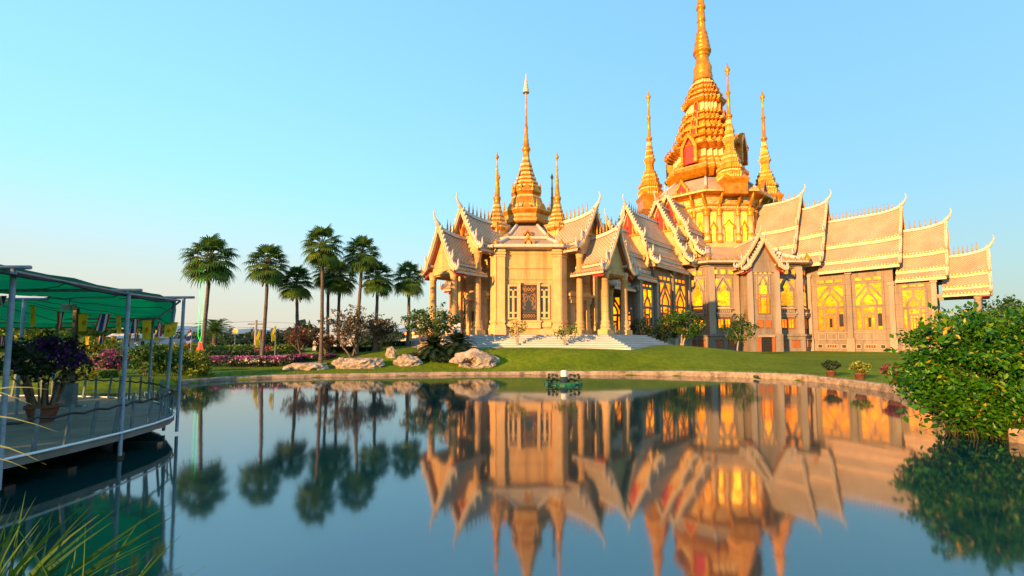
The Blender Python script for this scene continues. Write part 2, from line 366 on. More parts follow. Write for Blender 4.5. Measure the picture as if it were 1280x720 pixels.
def empty(name, loc, label, cat, group=None):
    o = bpy.data.objects.new(name, None); COL.objects.link(o); o.location = loc; o.empty_display_size = .2
    WORLD_O[o.name] = Vector(loc); return tag(o, label, cat, group)
def copy_tree(o, parent=None):
    c = o.copy(); COL.objects.link(c)
    if parent is not None: c.parent = parent
    WORLD_O[c.name] = WORLD_O[o.name].copy()
    for ch in list(o.children): copy_tree(ch, c)
    return c
# ------------------------------------------------------------------ pond outline (world metres), far shore measured left to right
far_px = [(0, 488), (60, 487), (130, 486), (190, 484), (225, 480.5), (280, 475.5), (340, 473), (400, 471.5), (460, 470.5), (520, 469.5), (600, 468.5), (660, 468.2), (720, 468.4), (800, 469), (860, 470), (920, 471.5), (970, 473.5), (1010, 476.5), (1050, 481), (1090, 487), (1130, 493.5), (1165, 501), (1200, 512), (1232, 528), (1262, 552)]
far_pts = [atz(x, y, 0.0) for x, y in far_px]
far = [(p.x, p.y) for p in far_pts]
POND = [(-60, far[0][1] + 2), (-34, far[0][1] + .6)] + far + [(10.9, 6.5), (9.6, 4.0), (6.5, 2.3), (0, 1.7), (-1.3, 2.3), (-2.2, 2.9), (-4.2, 3.1), (-8, 3.0), (-20, 2.8), (-60, 2.0)]
def seg_d(px, py, a, b):
    dx, dy = b[0] - a[0], b[1] - a[1]; L = dx * dx + dy * dy
    t = max(0, min(1, ((px - a[0]) * dx + (py - a[1]) * dy) / L)) if L else 0
    return math.hypot(px - a[0] - t * dx, py - a[1] - t * dy)
def pond_sd(px, py):                 # signed distance, positive on land
    d = 1e9; ins = False; n = len(POND)
    for i in range(n):
        a, b = POND[i], POND[(i + 1) % n]; d = min(d, seg_d(px, py, a, b))
        if (a[1] > py) != (b[1] > py) and px < (b[0] - a[0]) * (py - a[1]) / (b[1] - a[1]) + a[0]: ins = not ins
    return -d if ins else d
def sm(a, b, x):
    t = max(0.0, min(1.0, (x - a) / (b - a))); return t * t * (3 - 2 * t)
def ground_z(x, y, d=None):
    if d is None: d = pond_sd(x, y)
    if d < 0: return max(-1.0, -.12 + d * .45)
    z = .12 + .16 * sm(0, .8, d)
    if y > 12:
        z += .30 * sm(1.5, 20, d)                               # gentle rise to the hall
        m = sm(15, 5.0, math.hypot((x - PX0) * .62, (y - 37.5) * 1.1)) # mound in front of the pavilion steps
        z += 1.26 * m * sm(.25, 3.0, d)
    return z
PX0 = 1.2
gx = [-3000, -900, -320, -160, -100, -80] + [-66 + i * 1.1 for i in range(23)] + [-40 + i * .62 for i in range(126)] + [39 + i * 2 for i in range(24)] + [95, 120, 180, 340, 900, 3000]
gy = [-400, -60, -20, -8] + [-4 + i * .5 for i in range(120)] + [56.5 + i * 1.5 for i in range(30)] + [105, 125, 160, 230, 420, 1000, 3200]
gb = MB(); nx = len(gx); V = []
for y in gy:
    for x in gx: V.append((x, y, ground_z(x, y)))
gb.idx(V, [(j * nx + i, j * nx + i + 1, (j + 1) * nx + i + 1, (j + 1) * nx + i) for j in range(len(gy) - 1) for i in range(nx - 1)], 0, True)
tag(gb.build('ground', M['grass']), kind='structure')
wb = MB(); wb.face([(-62, .5, 0), (14, .5, 0), (40, 20, 0), (40, 40, 0), (-62, 40, 0)])
tag(wb.build('water', M['water']), kind='structure')

# kerb along the far shore
kb = MB(); rail = [Vector((p.x, p.y, 0)) for p in far_pts[4:]] + [Vector((10.9, 6.5, 0)), Vector((9.6, 4.0, 0))]
def resample(pts, step):
    out = [pts[0]]
    for a, b in zip(pts, pts[1:]):
        n = max(1, int((b - a).length / step))
        for k in range(1, n + 1): out.append(a.lerp(b, k / n))
    return out
rp = resample(rail, .7); rr = random.Random(3)
def kerb_ring(i):
    a, b = rp[max(0, i - 1)], rp[min(len(rp) - 1, i + 1)]; d = (b - a).normalized(); n = Vector((-d.y, d.x, 0)); p = rp[i]
    j = rr.uniform(-.02, .02); j2 = rr.uniform(-.012, .012); kh = .11 * sm(0, 13, p.x); j2 += kh
    return [p - n * (.02 + j) + Vector((0, 0, -.4)), p - n * (.03 + j) + Vector((0, 0, .11 + kh)), p + n * .02 + Vector((0, 0, .165 + j2)), p + n * .24 + Vector((0, 0, .175 + j2)), p + n * .28 + Vector((0, 0, .0))]
rings = [kerb_ring(i) for i in range(len(rp))]
kb.idx([q for r_ in rings for q in r_], [(5 * i + k, 5 * i + k + 1, 5 * (i + 1) + k + 1, 5 * (i + 1) + k) for i in range(len(rings) - 1) for k in range(4)], 0, False)
tag(kb.build('kerb', M['kerb']), kind='structure')

gf = MB(); rg = random.Random(9)                   # unmown fringe along the kerb
for i in range(len(rp) - 1):
    a, b_ = rp[i], rp[i + 1]; d = (b_ - a).normalized(); n = Vector((-d.y, d.x, 0))
    if a.y < 14: continue
    for k in range(90):
        q = a.lerp(b_, rg.random()) + n * (.26 + .55 * rg.random() ** 2); z = ground_z(q.x, q.y); h = rg.uniform(.03, .10) * (1.6 if rg.random() < .08 else 1)
        e = Vector((q.x + rg.uniform(-.04, .04), q.y + rg.uniform(-.04, .04), z + h)); w = d * .012
        gf.face([Vector((q.x, q.y, z - .02)) - w, Vector((q.x, q.y, z - .02)) + w, e], 0, None, False, rg.random() * .98 + .01)
tag(gf.build('grass', M['leaf_yellow']), kind='stuff')
# ------------------------------------------------------------------ the temple
TX, TY, D45 = 28.85, 70.0, math.sqrt(.5)
PX, PY = 1.3, TY - 27.05
GZ = 0.55                                        # ground under the hall
FLOOR = 2.32                                     # pavilion floor
temple = empty('temple', (PX, PY, GZ), 'gilded temple with tiered pale roofs, golden spires and amber lit windows beyond the pond', 'temple')
T3 = [((0, 0), (.54, .50)), ((.52, .555), (.79, .80)), ((.77, .85), (1.0, .97))]
T2 = [((0, 0), (.68, .76)), ((.65, .83), (1.0, .98))]
T1 = [((0, 0), (1.0, .97))]

def spike_mesh():
    b = MB(); b.lathe(ident, [(.05, -.1), (.055, .08), (.10, .16), (.05, .24), (.075, .34), (.045, .5), (.005, .95)], 6); return b
SPIKE = []
def add_spike(parent, p, s=1.0):
    if not SPIKE:
        o = spike_mesh().build('ridge_spike', M['gold'])
        COL.objects.unlink(o); SPIKE.append(o)
    c = SPIKE[0].copy(); COL.objects.link(c); c.name = 'ridge_spike'; c.parent = parent
    c.location = Vector(p) - WORLD_O[parent.name]; c.scale = (s, s, s); c.rotation_euler = (0, 0, random.uniform(0, 3))

def roof(F, u0, u1, zr, H, W, tiers, spikes=0, sp_from=None, ped='red', horn=1.0, flare=.42, label=None, sides=(1, -1), soffit=False):
    L = u1 - u0; us = [u0 + L * k / 8 for k in range(9)]
    def rise(u, wf):
        e = max(0.0, (u - (u1 - min(2.4, L * .8))) / min(2.4, L * .8))
        return .022 * (u - u1) + flare * e * e * (1 - wf) ** 1.3
    def curve(t): return t + .05 * math.sin(math.pi * t)
    b = MB(); bands = []
    for s in sides:
        for (w0, h0), (w1, h1) in tiers:
            K = 4; rows = []
            for k in range(K + 1):
                t_ = k / K; wf = w0 + (w1 - w0) * t_; hh = h0 + (h1 - h0) * curve(t_)
                rows.append((wf, wf * W, zr - hh * H))
            sl = math.hypot((w1 - w0) * W, (h1 - h0) * H)
            for j in range(len(us) - 1):
                for k in range(K):
                    q = []; uvq = []
                    for (jj, kk) in ((j, k), (j + 1, k), (j + 1, k + 1), (j, k + 1)):
                        wf, w, z = rows[kk]; q.append(F(us[jj], s * w, z + rise(us[jj], wf))); uvq.append((us[jj], -sl * kk / K + h0 * 3.1))
                    b.face(q, 0, uvq, True)
                    b.face([F(0, 0, 0) * 0 + p - Vector((0, 0, .13)) for p in reversed(q)], 1)
            # cream band and gold drip row at the foot of the panel
            tr = MB(); bands.append(tr)
            wf, w, z = rows[-1]; dz = .055 * H if (w1, h1) != tiers[-1][1] else .05 * H
            for j in range(len(us) - 1):
                ra, rb = rise(us[j], wf), rise(us[j + 1], wf); A = []
                for (a, bb) in ((.05, -.02), (.05, -.02 - dz), (-.25, -.02 - dz), (-.25, -.02)):
                    A.append((F(us[j], s * (w + a), z + bb + ra), F(us[j + 1], s * (w + a), z + bb + rb)))
                for k in range(4):
                    tr.face([A[k][0], A[k][1], A[(k + 1) % 4][1], A[(k + 1) % 4][0]], 0)
                # thin gold strip along the band
                g0, g1 = z - .02 - dz * .45, z - .02 - dz * .62
                tr.face([F(us[j], s * (w + .054), g0 + ra), F(us[j + 1], s * (w + .054), g0 + rb), F(us[j + 1], s * (w + .054), g1 + rb), F(us[j], s * (w + .054), g1 + ra)], 1)
            n = max(3, int(L / .27))
            for k in range(n):
                u = u0 + L * (k + .5) / n; zz = z + .02 + rise(u, wf); h = .17
                q = [F(u - .085, s * (w + .07), zz), F(u + .085, s * (w + .07), zz), F(u + .085, s * (w - .02), zz), F(u - .085, s * (w - .02), zz), F(u, s * (w + .06), zz + h)]
                tr.idx(q, [(0, 1, 4), (1, 2, 4), (2, 3, 4), (3, 0, 4), (3, 2, 1, 0)], 1)
    # ridge cap
    for j in range(len(us) - 1):
        A, B = [[F(us[i], a, zr + rise(us[i], 0) + c) for a, c in ((-.14, -.12), (-.10, .16), (.10, .16), (.14, -.12))] for i in (j, j + 1)]
        for k in range(3): b.face([A[k], A[k + 1], B[k + 1], B[k]], 2)
        if j == len(us) - 2: b.face(B, 2)
    o = b.build('roof', [M['tile'], M['wood'], M['white']], temple)
    if label: o['label'] = label
    for tr in bands: tr.build('eave_band', [M['white'], M['gold']], o)
    # gable: bargeboards with teeth and upturned ends
    Fg = lambda a, n, z: F(u1 + n, a, z)
    bb = MB(); half = []
    for (w0, h0), (w1, h1) in tiers:
        for k in range(5):
            t_ = k / 4; wf = w0 + (w1 - w0) * t_
            if w0 > 0 and k == 0: continue
            half.append((wf * W, zr - (h0 + (h1 - h0) * curve(t_)) * H + rise(u1, wf) + .10))
    pl = [(-a, z) for a, z in reversed(half[1:])] + [(a, z) for a, z in half]
    bb.strip(Fg, pl, .15, -.05, .16, 0)
    bb.strip(Fg, pl, .055, .16, .21, 1)
    for sgn in (1, -1):
        for i in range(len(half) - 1):
            a, c = Vector(half[i]), Vector(half[i + 1]); d = c - a; n = max(1, int(d.length / .34)); dn = d.normalized(); nr = Vector((-dn.y, dn.x))
            if nr.y < 0: nr = -nr
            for k in range(n):
                p = a + d * ((k + .5) / n); q0, q1, q2 = p + nr * .13 - dn * .13, p + nr * .13 + dn * .13, p + nr * .40 - dn * .06
                bb.slab(Fg, [(sgn * q0.x, q0.y), (sgn * q1.x, q1.y), (sgn * q2.x, q2.y)], .0, .11, 0)
        for (w0, h0), (w1, h1) in tiers:
            w, z = w1 * W * sgn, zr - h1 * H + rise(u1, w1) + .08; k = .9 if horn >= 1 else .75
            pts = [F(u1 + .06, w + sgn * x_ * k, z + z_ * k) for x_, z_ in ((-.15, .12), (.12, -.04), (.34, .06), (.46, .36), (.40, .70), (.46, 1.0))]
            bb.tube(pts, [.13 * k, .17 * k, .17 * k, .13 * k, .08 * k, .015], 6, 0)
            pts = [F(u1 + .06, w + sgn * x_ * k, z + z_ * k) for x_, z_ in ((.05, .10), (.10, .34), (.02, .62))]
            bb.tube(pts, [.12 * k, .09 * k, .01], 5, 0)
    bb.build('bargeboard', [M['white'], M['gold_pale']], o)
    h = MB(); zt = zr + rise(u1, 0)
    h.tube([F(u1 + a * horn, 0, zt + c * horn) for a, c in ((-.25, -.05), (.08, .16), (.26, .42), (.44, .70), (.56, 1.0), (.54, 1.28), (.40, 1.52))],
           [.16 * horn, .20 * horn, .17 * horn, .09 * horn, .075 * horn, .05 * horn, .01], 7, 0)
    h.tube([F(u1 + a * horn, 0, zt + c * horn) for a, c in ((.30, .50), (.50, .52), (.58, .62))], [.07 * horn, .05 * horn, .008], 5, 0)
    h.build('roof_horn', M['white'], o)
    # pediment
    if ped:
        p = MB(); inner = [(a * .93, z - .30) for a, z in half]; poly = [(-a, z) for a, z in reversed(inner[1:])] + inner
        pm = {'red': 'stone_trim', 'stone': 'stone', 'concrete': 'concrete'}[ped]
        p.slab(Fg, poly, -.50, -.40, 0)
        if ped == 'red':
            i1 = [(a * .72, z - .62) for a, z in half if z > zr - .44 * H]; zb = i1[-1][1]
            p.slab(Fg, [(-a, z) for a, z in reversed(i1[1:])] + i1, -.40, -.36, 1)
            for k in range(-2, 3):
                a = k * W * .17; p.slab(Fg, [(a - .1, zb + .02), (a + .1, zb + .02), (a + .06, zb + .28 * H * (1 - abs(k) * .3)), (a, zb + .36 * H * (1 - abs(k) * .3)), (a - .06, zb + .28 * H * (1 - abs(k) * .3))], -.36, -.32, 2)
            p.strip(Fg, [(-W * .5, zb), (W * .5, zb)], .10, -.36, -.27, 2)
        p.build('pediment', [M[pm], M['red'], M['gold']], o)
    if soffit:
        s_ = MB(); (w0, h0), (w1, h1) = tiers[-1]
        for sg in (1, -1):
            za, zb = zr - h0 * H - .30, zr - h1 * H - .28
            s_.idx([F(u, sg * w, z + d) for d in (0, -.10) for u in (u1 - 1.0, u1 - .05) for w, z in ((w0 * W * .96, za), (w1 * W * .98, zb))],
                   [(0, 1, 3, 2), (4, 6, 7, 5), (0, 4, 5, 1), (2, 3, 7, 6), (0, 2, 6, 4), (1, 5, 7, 3)])
        s_.build('soffit', M['red'], o)
    if spikes:
        a = u0 + .3 if sp_from is None else sp_from; e = u1 - .75
        for k in range(spikes):
            u = a + (e - a) * k / max(1, spikes - 1); add_spike(o, F(u, 0, zr + rise(u, 0) + .14))
    return o

def column(F, u, v, z0, z1, r=.27, mat='stone', sq=True, name='column'):
    b = MB(); G = shift(F, u, v)
    if sq:
        b.box(G, -r * 1.55, r * 1.55, -r * 1.55, r * 1.55, z0, z0 + .38); zb = z0 + .38
    else: zb = z0
    h = z1 - zb
    prof = [(r * 1.5, zb), (r * 1.5, zb + .10), (r * 1.3, zb + .16), (r * 1.42, zb + .26), (r * 1.42, zb + .34), (r * 1.15, zb + .44), (r * 1.28, zb + .55), (r * 1.28, zb + .62), (r * 1.05, zb + .72),
            (r * 1.03, zb + .8), (r * .9, z1 - .62), (r * 1.08, z1 - .58), (r * 1.08, z1 - .52), (r * .98, z1 - .48), (r * 1.15, z1 - .36), (r * 1.34, z1 - .16), (r * 1.22, z1 - .06), (r * 1.22, z1)]
    b.lathe(G, prof, 18)
    return b.build(name, M[mat], temple)

def pilaster(F, u, v, w, d, z0, z1, mat, base=.9, name='pilaster'):
    b = MB()
    b.box(F, u - w / 2, u + w / 2, v, v + d, z0, z1)
    if base:
        b.box(F, u - w * .66, u + w * .66, v + .01, v + d * 1.35, z0 + .003, z0 + base * .45)
        b.box(F, u - w * .60, u + w * .60, v + .012, v + d * 1.24, z0 + base * .452, z0 + base * .62)
        b.box(F, u - w * .56, u + w * .56, v + .014, v + d * 1.16, z0 + base * .75, z0 + base * .9)
        for k, (a, c) in enumerate(((.57, 1.14), (.63, 1.25), (.57, 1.12))):
            zz = z1 - .62 + k * .21; b.box(F, u - w * a, u + w * a, v + .016, v + d * c, zz, zz + .13)
    return b.build(name, M[mat], temple)

# ---------------- window kinds; F is a wall frame: u along the wall, v outwards, z up
def arch_window(F, uc, W, z0, z1, z2, z3=None, lit='lit', fr='concrete', round_top=False, door=True, depth=.16):
    p = MB(); a = W / 2
    p.box(F, uc - a, uc + a, .006, .03, z0, z2)
    f = MB(); n0 = .0
    f.strip(F, [(uc - a, z0), (uc + a, z0), (uc + a, z2), (uc - a, z2)], .11, n0, depth, 0, True)
    f.strip(F, [(uc - a + .12, z1), (uc + a - .12, z1)], .13, n0, depth - .01)
    h = z2 - z1
    inn = [(uc - a * .56, z1 + .14), (uc - a * .54, z1 + .20 * h), (uc - a * .36, z1 + .36 * h), (uc, z1 + .60 * h), (uc + a * .36, z1 + .36 * h), (uc + a * .54, z1 + .20 * h), (uc + a * .56, z1 + .14)]
    f.strip(F, inn, .10, n0, depth - .02)
    if round_top:
        for s in (1, -1):
            f.strip(F, [(uc + s * (a - .13), z1 + .62 * h), (uc + s * a * .72, z1 + .60 * h), (uc + s * a * .60, z1 + .45 * h), (uc + s * a * .62, z1 + .30 * h)], .025, n0, .06, 1)
    else:
        f.strip(F, [(uc - a + .12, z1 + .34 * h), (uc - a * .72, z1 + .47 * h), (uc, z2 - .14), (uc + a * .72, z1 + .47 * h), (uc + a - .12, z1 + .34 * h)], .10, n0, depth - .03)
    f.strip(F, [(uc, z1 + .64 * h), (uc, z2 - .12)], .10, n0, depth - .04)
    b = a * .46; hd = z0 + .70 * (z1 - z0)
    for s in (1, -1): f.strip(F, [(uc + s * b, z0 + .1), (uc + s * b, z1 - .13)], .08, n0, depth - .05)
    f.strip(F, [(uc - b + .08, hd), (uc + b - .08, hd)], .08, n0, depth - .06)
    if door:
        zi0, zi1 = z0 + .11, hd - .09; bi = b - .10
        f.strip(F, [(uc - bi, zi0), (uc + bi, zi0), (uc + bi, zi1), (uc - bi, zi1)], .055, n0, .09, 1, True)
        for q in (-.34, .34): f.strip(F, [(uc + q * bi, zi0 + .05), (uc + q * bi, zi1 - .05)], .05, n0, .085, 1)
        f.strip(F, [(uc - bi + .05, zi1 - .32), (uc + bi - .05, zi1 - .32)], .035, n0, .08, 1)
        for s in (1, -1):
            m0, m1 = sorted((uc + s * (b + .10), uc + s * (a - .13)))
            f.strip(F, [(m0 + .02, z0 + .12), (m1 - .02, z0 + .12), (m1 - .02, z1 - .15), (m0 + .02, z1 - .15)], .035, n0, .075, 1, True)
            f.strip(F, [(m0 + .05, z1 - .55), (m1 - .05, z1 - .55)], .03, n0, .07, 1)
            p.box(F, m0 + .05, m1 - .05, .03, .036, z0 + .5, z1 - .75 - random.random() * .3, 1 if random.random() < .55 else 0)
        p.box(F, uc - bi * .28, uc + bi * .28, .03, .036, zi0 + .3, zi1 - .38, 1 if random.random() < .6 else 0)
    if z3:
        for k in (-1, 0, 1):
            p.box(F, uc + k * W * .33 - W * .12, uc + k * W * .33 + W * .12, .006, .03, z2 + .22, z3)
            f.strip(F, [(uc + k * W * .33 - W * .13, z2 + .2), (uc + k * W * .33 + W * .13, z2 + .2), (uc + k * W * .33 + W * .13, z3 + .02), (uc + k * W * .33 - W * .13, z3 + .02)], .035, n0, .09, 0, True)
    o = f.build('window', [M[fr], M['wood']], temple); p.build('pane', [M[lit], M['glass']], o); return o

def stupa_window(F, uc, W, z0, zs, z1, tri=True, squares=3, zq=None, lit='lit', fr='concrete_pale'):
    a = W / 2; H = z1 - zs; p = MB(); f = MB()
    prof = [(a, 0), (a, .50), (a * .92, .545), (a * .42, .59), (a * .46, .66), (a * .62, .73), (a * .44, .80), (a * .30, .87), (a * .1, .96), (0, 1.0)]
    poly = [(uc + x, zs + y * H) for x, y in prof] + [(uc - x, zs + y * H) for x, y in reversed(prof[:-1])]
    p.slab(F, poly, .006, .03); p.box(F, uc - a, uc + a, .006, .03, z0, zs - .14)
    f.strip(F, poly, .045, 0, .10, 0, True)
    f.strip(F, [(uc - a, z0), (uc + a, z0), (uc + a, zs - .14), (uc - a, zs - .14)], .04, 0, .09, 0, True)
    if tri:
        for s in (1, -1):
            tp = [(uc + s * a * 1.30, zs + H * 1.06), (uc + s * a * 1.30, zs + H * .72), (uc + s * a * 1.05, zs + H * .78), (uc + s * a * .36, zs + H * 1.06)]
            p.slab(F, tp, .006, .028); f.strip(F, tp, .045, 0, .10, 0, True)
        f.strip(F, [(uc - a * 1.5, zs + H * .62), (uc - a * 1.12, zs + H * .70), (uc, zs + H * 1.16), (uc + a * 1.12, zs + H * .70), (uc + a * 1.5, zs + H * .62)], .06, 0, .13)
    if zq:
        for k in range(squares):
            u = uc + (k - (squares - 1) / 2) * W * 1.0 * .62; p.box(F, u - W * .2, u + W * .2, .006, .03, zq, zq + .55)
            f.strip(F, [(u - W * .2, zq), (u + W * .2, zq), (u + W * .2, zq + .55), (u - W * .2, zq + .55)], .04, 0, .09, 0, True)
    f.strip(F, [(uc - a * 1.75, z0 - .3), (uc + a * 1.75, z0 - .3), (uc + a * 1.75, zs + H * 1.12), (uc - a * 1.75, zs + H * 1.12)], .05, 0, .07, 0, True)
    o = f.build('window', M[fr], temple); p.build('pane', M[lit], o); return o

def pair_window(F, uc, z0, z1, w=.72, gap=.16, canopy=True):
    f = MB(); p = MB()
    for s in (1, -1):
        u = uc + s * (w / 2 + gap / 2); p.box(F, u - w / 2, u + w / 2, .006, .03, z0, z1)
        f.strip(F, [(u - w / 2, z0), (u + w / 2, z0), (u + w / 2, z1), (u - w / 2, z1)], .055, 0, .10, 1, True)
        f.strip(F, [(u, z0 + .05), (u, z1 - .05)], .03, 0, .08, 1)
    if canopy:
        for k, (hw, d) in enumerate(((w * 1.25, .22), (w * 1.42, .34), (w * 1.58, .46))):
            f.box(F, uc - hw, uc + hw, .004, d, z1 + .16 + k * .20, z1 + .33 + k * .20)
        for k in range(-3, 4): f.box(F, uc + k * .23 - .07, uc + k * .23 + .07, .002, .26, z1 + .78, z1 + 1.1)
        f.box(F, uc - w * 1.45, uc + w * 1.45, .001, .40, z1 + 1.12, z1 + 1.24)
    o = f.build('window', [M['concrete_pale'], M['wood']], temple); p.build('pane', M['lit_orange' if not canopy else 'lit'], o); return o

def shutter(F, uc, z0, z1, w, mat='wood'):
    b = MB(); b.box(F, uc - w / 2, uc + w / 2, 0, .05, z0, z1, 0)
    for k in range(3):
        u = uc + (k - 1) * w * .33; b.strip(F, [(u - w * .13, z0 + .07), (u + w * .13, z0 + .07), (u + w * .13, z1 - .07), (u - w * .13, z1 - .07)], .025, .05, .075, 0, True)
    b.box(F, uc - w * .58, uc + w * .58, .002, .17, z1 + .06, z1 + .16, 1)
    return b.build('shutter', [M[mat], M['concrete']], temple)

def vent(F, uc, z0, z1, w, kind):
    b = MB(); b.box(F, uc - w / 2, uc + w / 2, .0, .012, z0, z1, 0)
    b.strip(F, [(uc - w / 2, z0), (uc + w / 2, z0), (uc + w / 2, z1), (uc - w / 2, z1)], .045, 0, .07, 1, True)
    if kind == 'grille':
        n = 5
        for k in range(n): u = uc - w / 2 + w * (k + .5) / n; b.box(F, u - w * .06, u + w * .06, .013, .05, z0 + .05, z1 - .05, 2)
    return b.build('vent', [M['dark'], M['concrete_pale'], M['wood']], temple)

# ================= wings: the right-hand wing and the wing joining tower and pavilion
QS = [12.3, 15.1, 22.3, 26.0, 29.1]; ZR = [20.2, 18.8, 16.75, 14.35, 10.95]
HH = [8.1, 7.9, 6.75, 6.0, 4.4]; WW = [4.5, 4.3, 3.75, 3.45, 2.75]
NSP = {'right': [5, 5, 19, 8, 8], 'mid': [0, 7, 15, 5, 0]}
def wing(key, ang):
    F = Fa(TX, TY, ang)
    names = ['uppermost roof against the tower', 'second roof down from the tower', 'longest roof of the wing', 'fourth roof, near the wing end', 'lowest porch roof at the wing end']
    sd = {'right': -1, 'mid': 1, 'back': 1, 'left': 1}[key]
    n = 5 if key == 'right' else 4
    for k in range(n):
        u0 = 6.0 if k == 0 else QS[k - 1] - .45
        sp = NSP.get(key, [0] * 5)[k]
        roof(F, u0, QS[k], ZR[k], HH[k], WW[k], T3, sp, None if k else QS[0] - 3.2, 'red', 1.0, .42,
             label=(('right wing ' if key == 'right' else 'middle wing ') + names[k]) if key in NSP else None, soffit=(k == n - 1))
    # walls
    b = MB(); ww = 3.0
    b.box(F, 6.0, 21.6, -ww, ww, GZ, 9.95); b.box(F, 21.6, 25.0, -ww + .06, ww - .06, GZ, 8.4)
    b.box(F, 6.0, 15.0, -ww + .4, ww - .4, 9.95, 11.4)
    b.box(F, 12.0, 21.7, -ww - .14, ww + .14, GZ + .001, 1.55); b.box(F, 21.7, 25.1, -ww - .08, ww + .08, GZ + .001, 1.55)
    b.build('wall', M['concrete'], temple)
    if key in ('back', 'left'): return F
    Fs = (lambda s: (lambda u, v, z: F(u, s * (ww + v), z)))(sd)
    Fs4 = (lambda s: (lambda u, v, z: F(u, s * (ww - .06 + v), z)))(sd)
    # bays
    for i, (ua, ub, G_, top) in enumerate(((13.75, 17.55, Fs, 0), (17.55, 21.15, Fs, 0), (21.75, 24.75, Fs4, -1.05))):
        uc = (ua + ub) / 2; W = (ub - ua) - .95
        lit = 'lit' if key == 'mid' or i == 2 else 'lit'
        arch_window(G_, uc, W, 2.95, 5.75 + top * .35, 8.45 + top, (9.05 if i < 2 else 7.85), lit, round_top=(i == 2))
        f = MB()
        for q in (-1, 0, 1):
            w = W * (.30 if q == 0 else .24); u = uc + q * W * .35
            f.strip(G_, [(u - w * .5, 1.95), (u + w * .5, 1.95), (u + w * .5, 2.62), (u - w * .5, 2.62)], .035, 0, .045, 0, True)
        f.strip(G_, [(ua + .3, 2.78), (ub - .3, 2.78)], .07, 0, .12); f.build('wall_panel', M['concrete_pale'], temple)
        G2 = shift(G_, 0, .14 if i < 2 else .08)
        vent(G2, uc, .95, 1.38, W * .42, 'grille')
        for q in (-1, 1): vent(G2, uc + q * W * .42, .95, 1.38, W * .17, 'plain')
    for u, w, kind in ((13.55, .42, 'concrete_pale'), (17.55, .5, 'concrete'), (21.45, .46, 'concrete_pale'), (24.95, .44, 'concrete_pale')):
        top = 9.85 if u < 21 else 8.3
        pilaster(Fs if u < 22 else Fs4, u, .0, w, .34, GZ, top, kind, base=0)
        c = MB(); Fc = Fs if u < 22 else Fs4
        c.box(Fc, u - w * .75, u + w * .75, .001, .48, GZ + .002, 2.1); c.build('pilaster_base', M['concrete_pale'], temple); c = MB(); c.box(Fc, u - w * .66, u + w * .66, .002, .42, top - .35, top - .02)
        c.build('pilaster_capital', M['concrete_pale'], temple)
    # porch at the wing end
    if key == 'right':
        for v in (-2.3, 2.3):
            column(F, 28.2, v, GZ, 6.7, .30, 'concrete_pale')
        pb = MB(); pb.box(F, 24.9, 28.6, -2.45, -2.15, 6.35, 6.72); pb.box(F, 24.9, 28.6, 2.15, 2.45, 6.35, 6.72); pb.box(F, 28.05, 28.35, -2.15, 2.15, 6.36, 6.7)
        pb.box(F, 25.1, 29.3, -2.8, 2.8, GZ + .002, 1.3)
        pb.build('porch_beam', M['concrete_pale'], temple)
    else:
        Fe = Fr(*F(25.0, 0, 0)[:2], *(F(0, -1, 0) - F(0, 0, 0))[:2], *(F(1, 0, 0) - F(0, 0, 0))[:2])
        e = MB(); e.box(Fe, -3.3, 3.3, .002, .10, 8.0, 8.35)
        for u in (-2.75, -1.05, 1.05, 2.75): e.box(Fe, u - .16, u + .16, .001, .14, GZ, 8.0)
        e.box(Fe, -3.2, 3.2, .001, .5, 7.0, 7.35); e.box(Fe, -3.2, 3.2, .002, .8, 7.36, 7.6); e.build('end_wall', M['concrete'], temple)
        arch_window(Fe, 0, 1.7, 2.4, 4.6, 6.6, None, 'lit', door=True)
        for u in (-1.9, 1.9): arch_window(Fe, u, .85, 2.4, 4.6, 5.4, None, 'lit', door=False)
        # low link roof to the pavilion
        roof(F, 25.5, 29.6, 11.3, 4.2, 3.0, T3, 4, None, 'red', .9, .3, 'low link roof behind the pavilion')
        l = MB(); l.box(F, 25.0, 33.5, -2.6, 2.6, GZ, FLOOR - .02); l.build('link_floor', M['marble'], temple)
        for v in (-2.2, 2.2):
            for u in (26.6, 29.0): column(F, u, v, FLOOR - .02, 7.2, .26, 'stone')
    return F
FWR = wing('right', -45); FWM = wing('mid', -135); wing('back', 45); wing('left', 135)

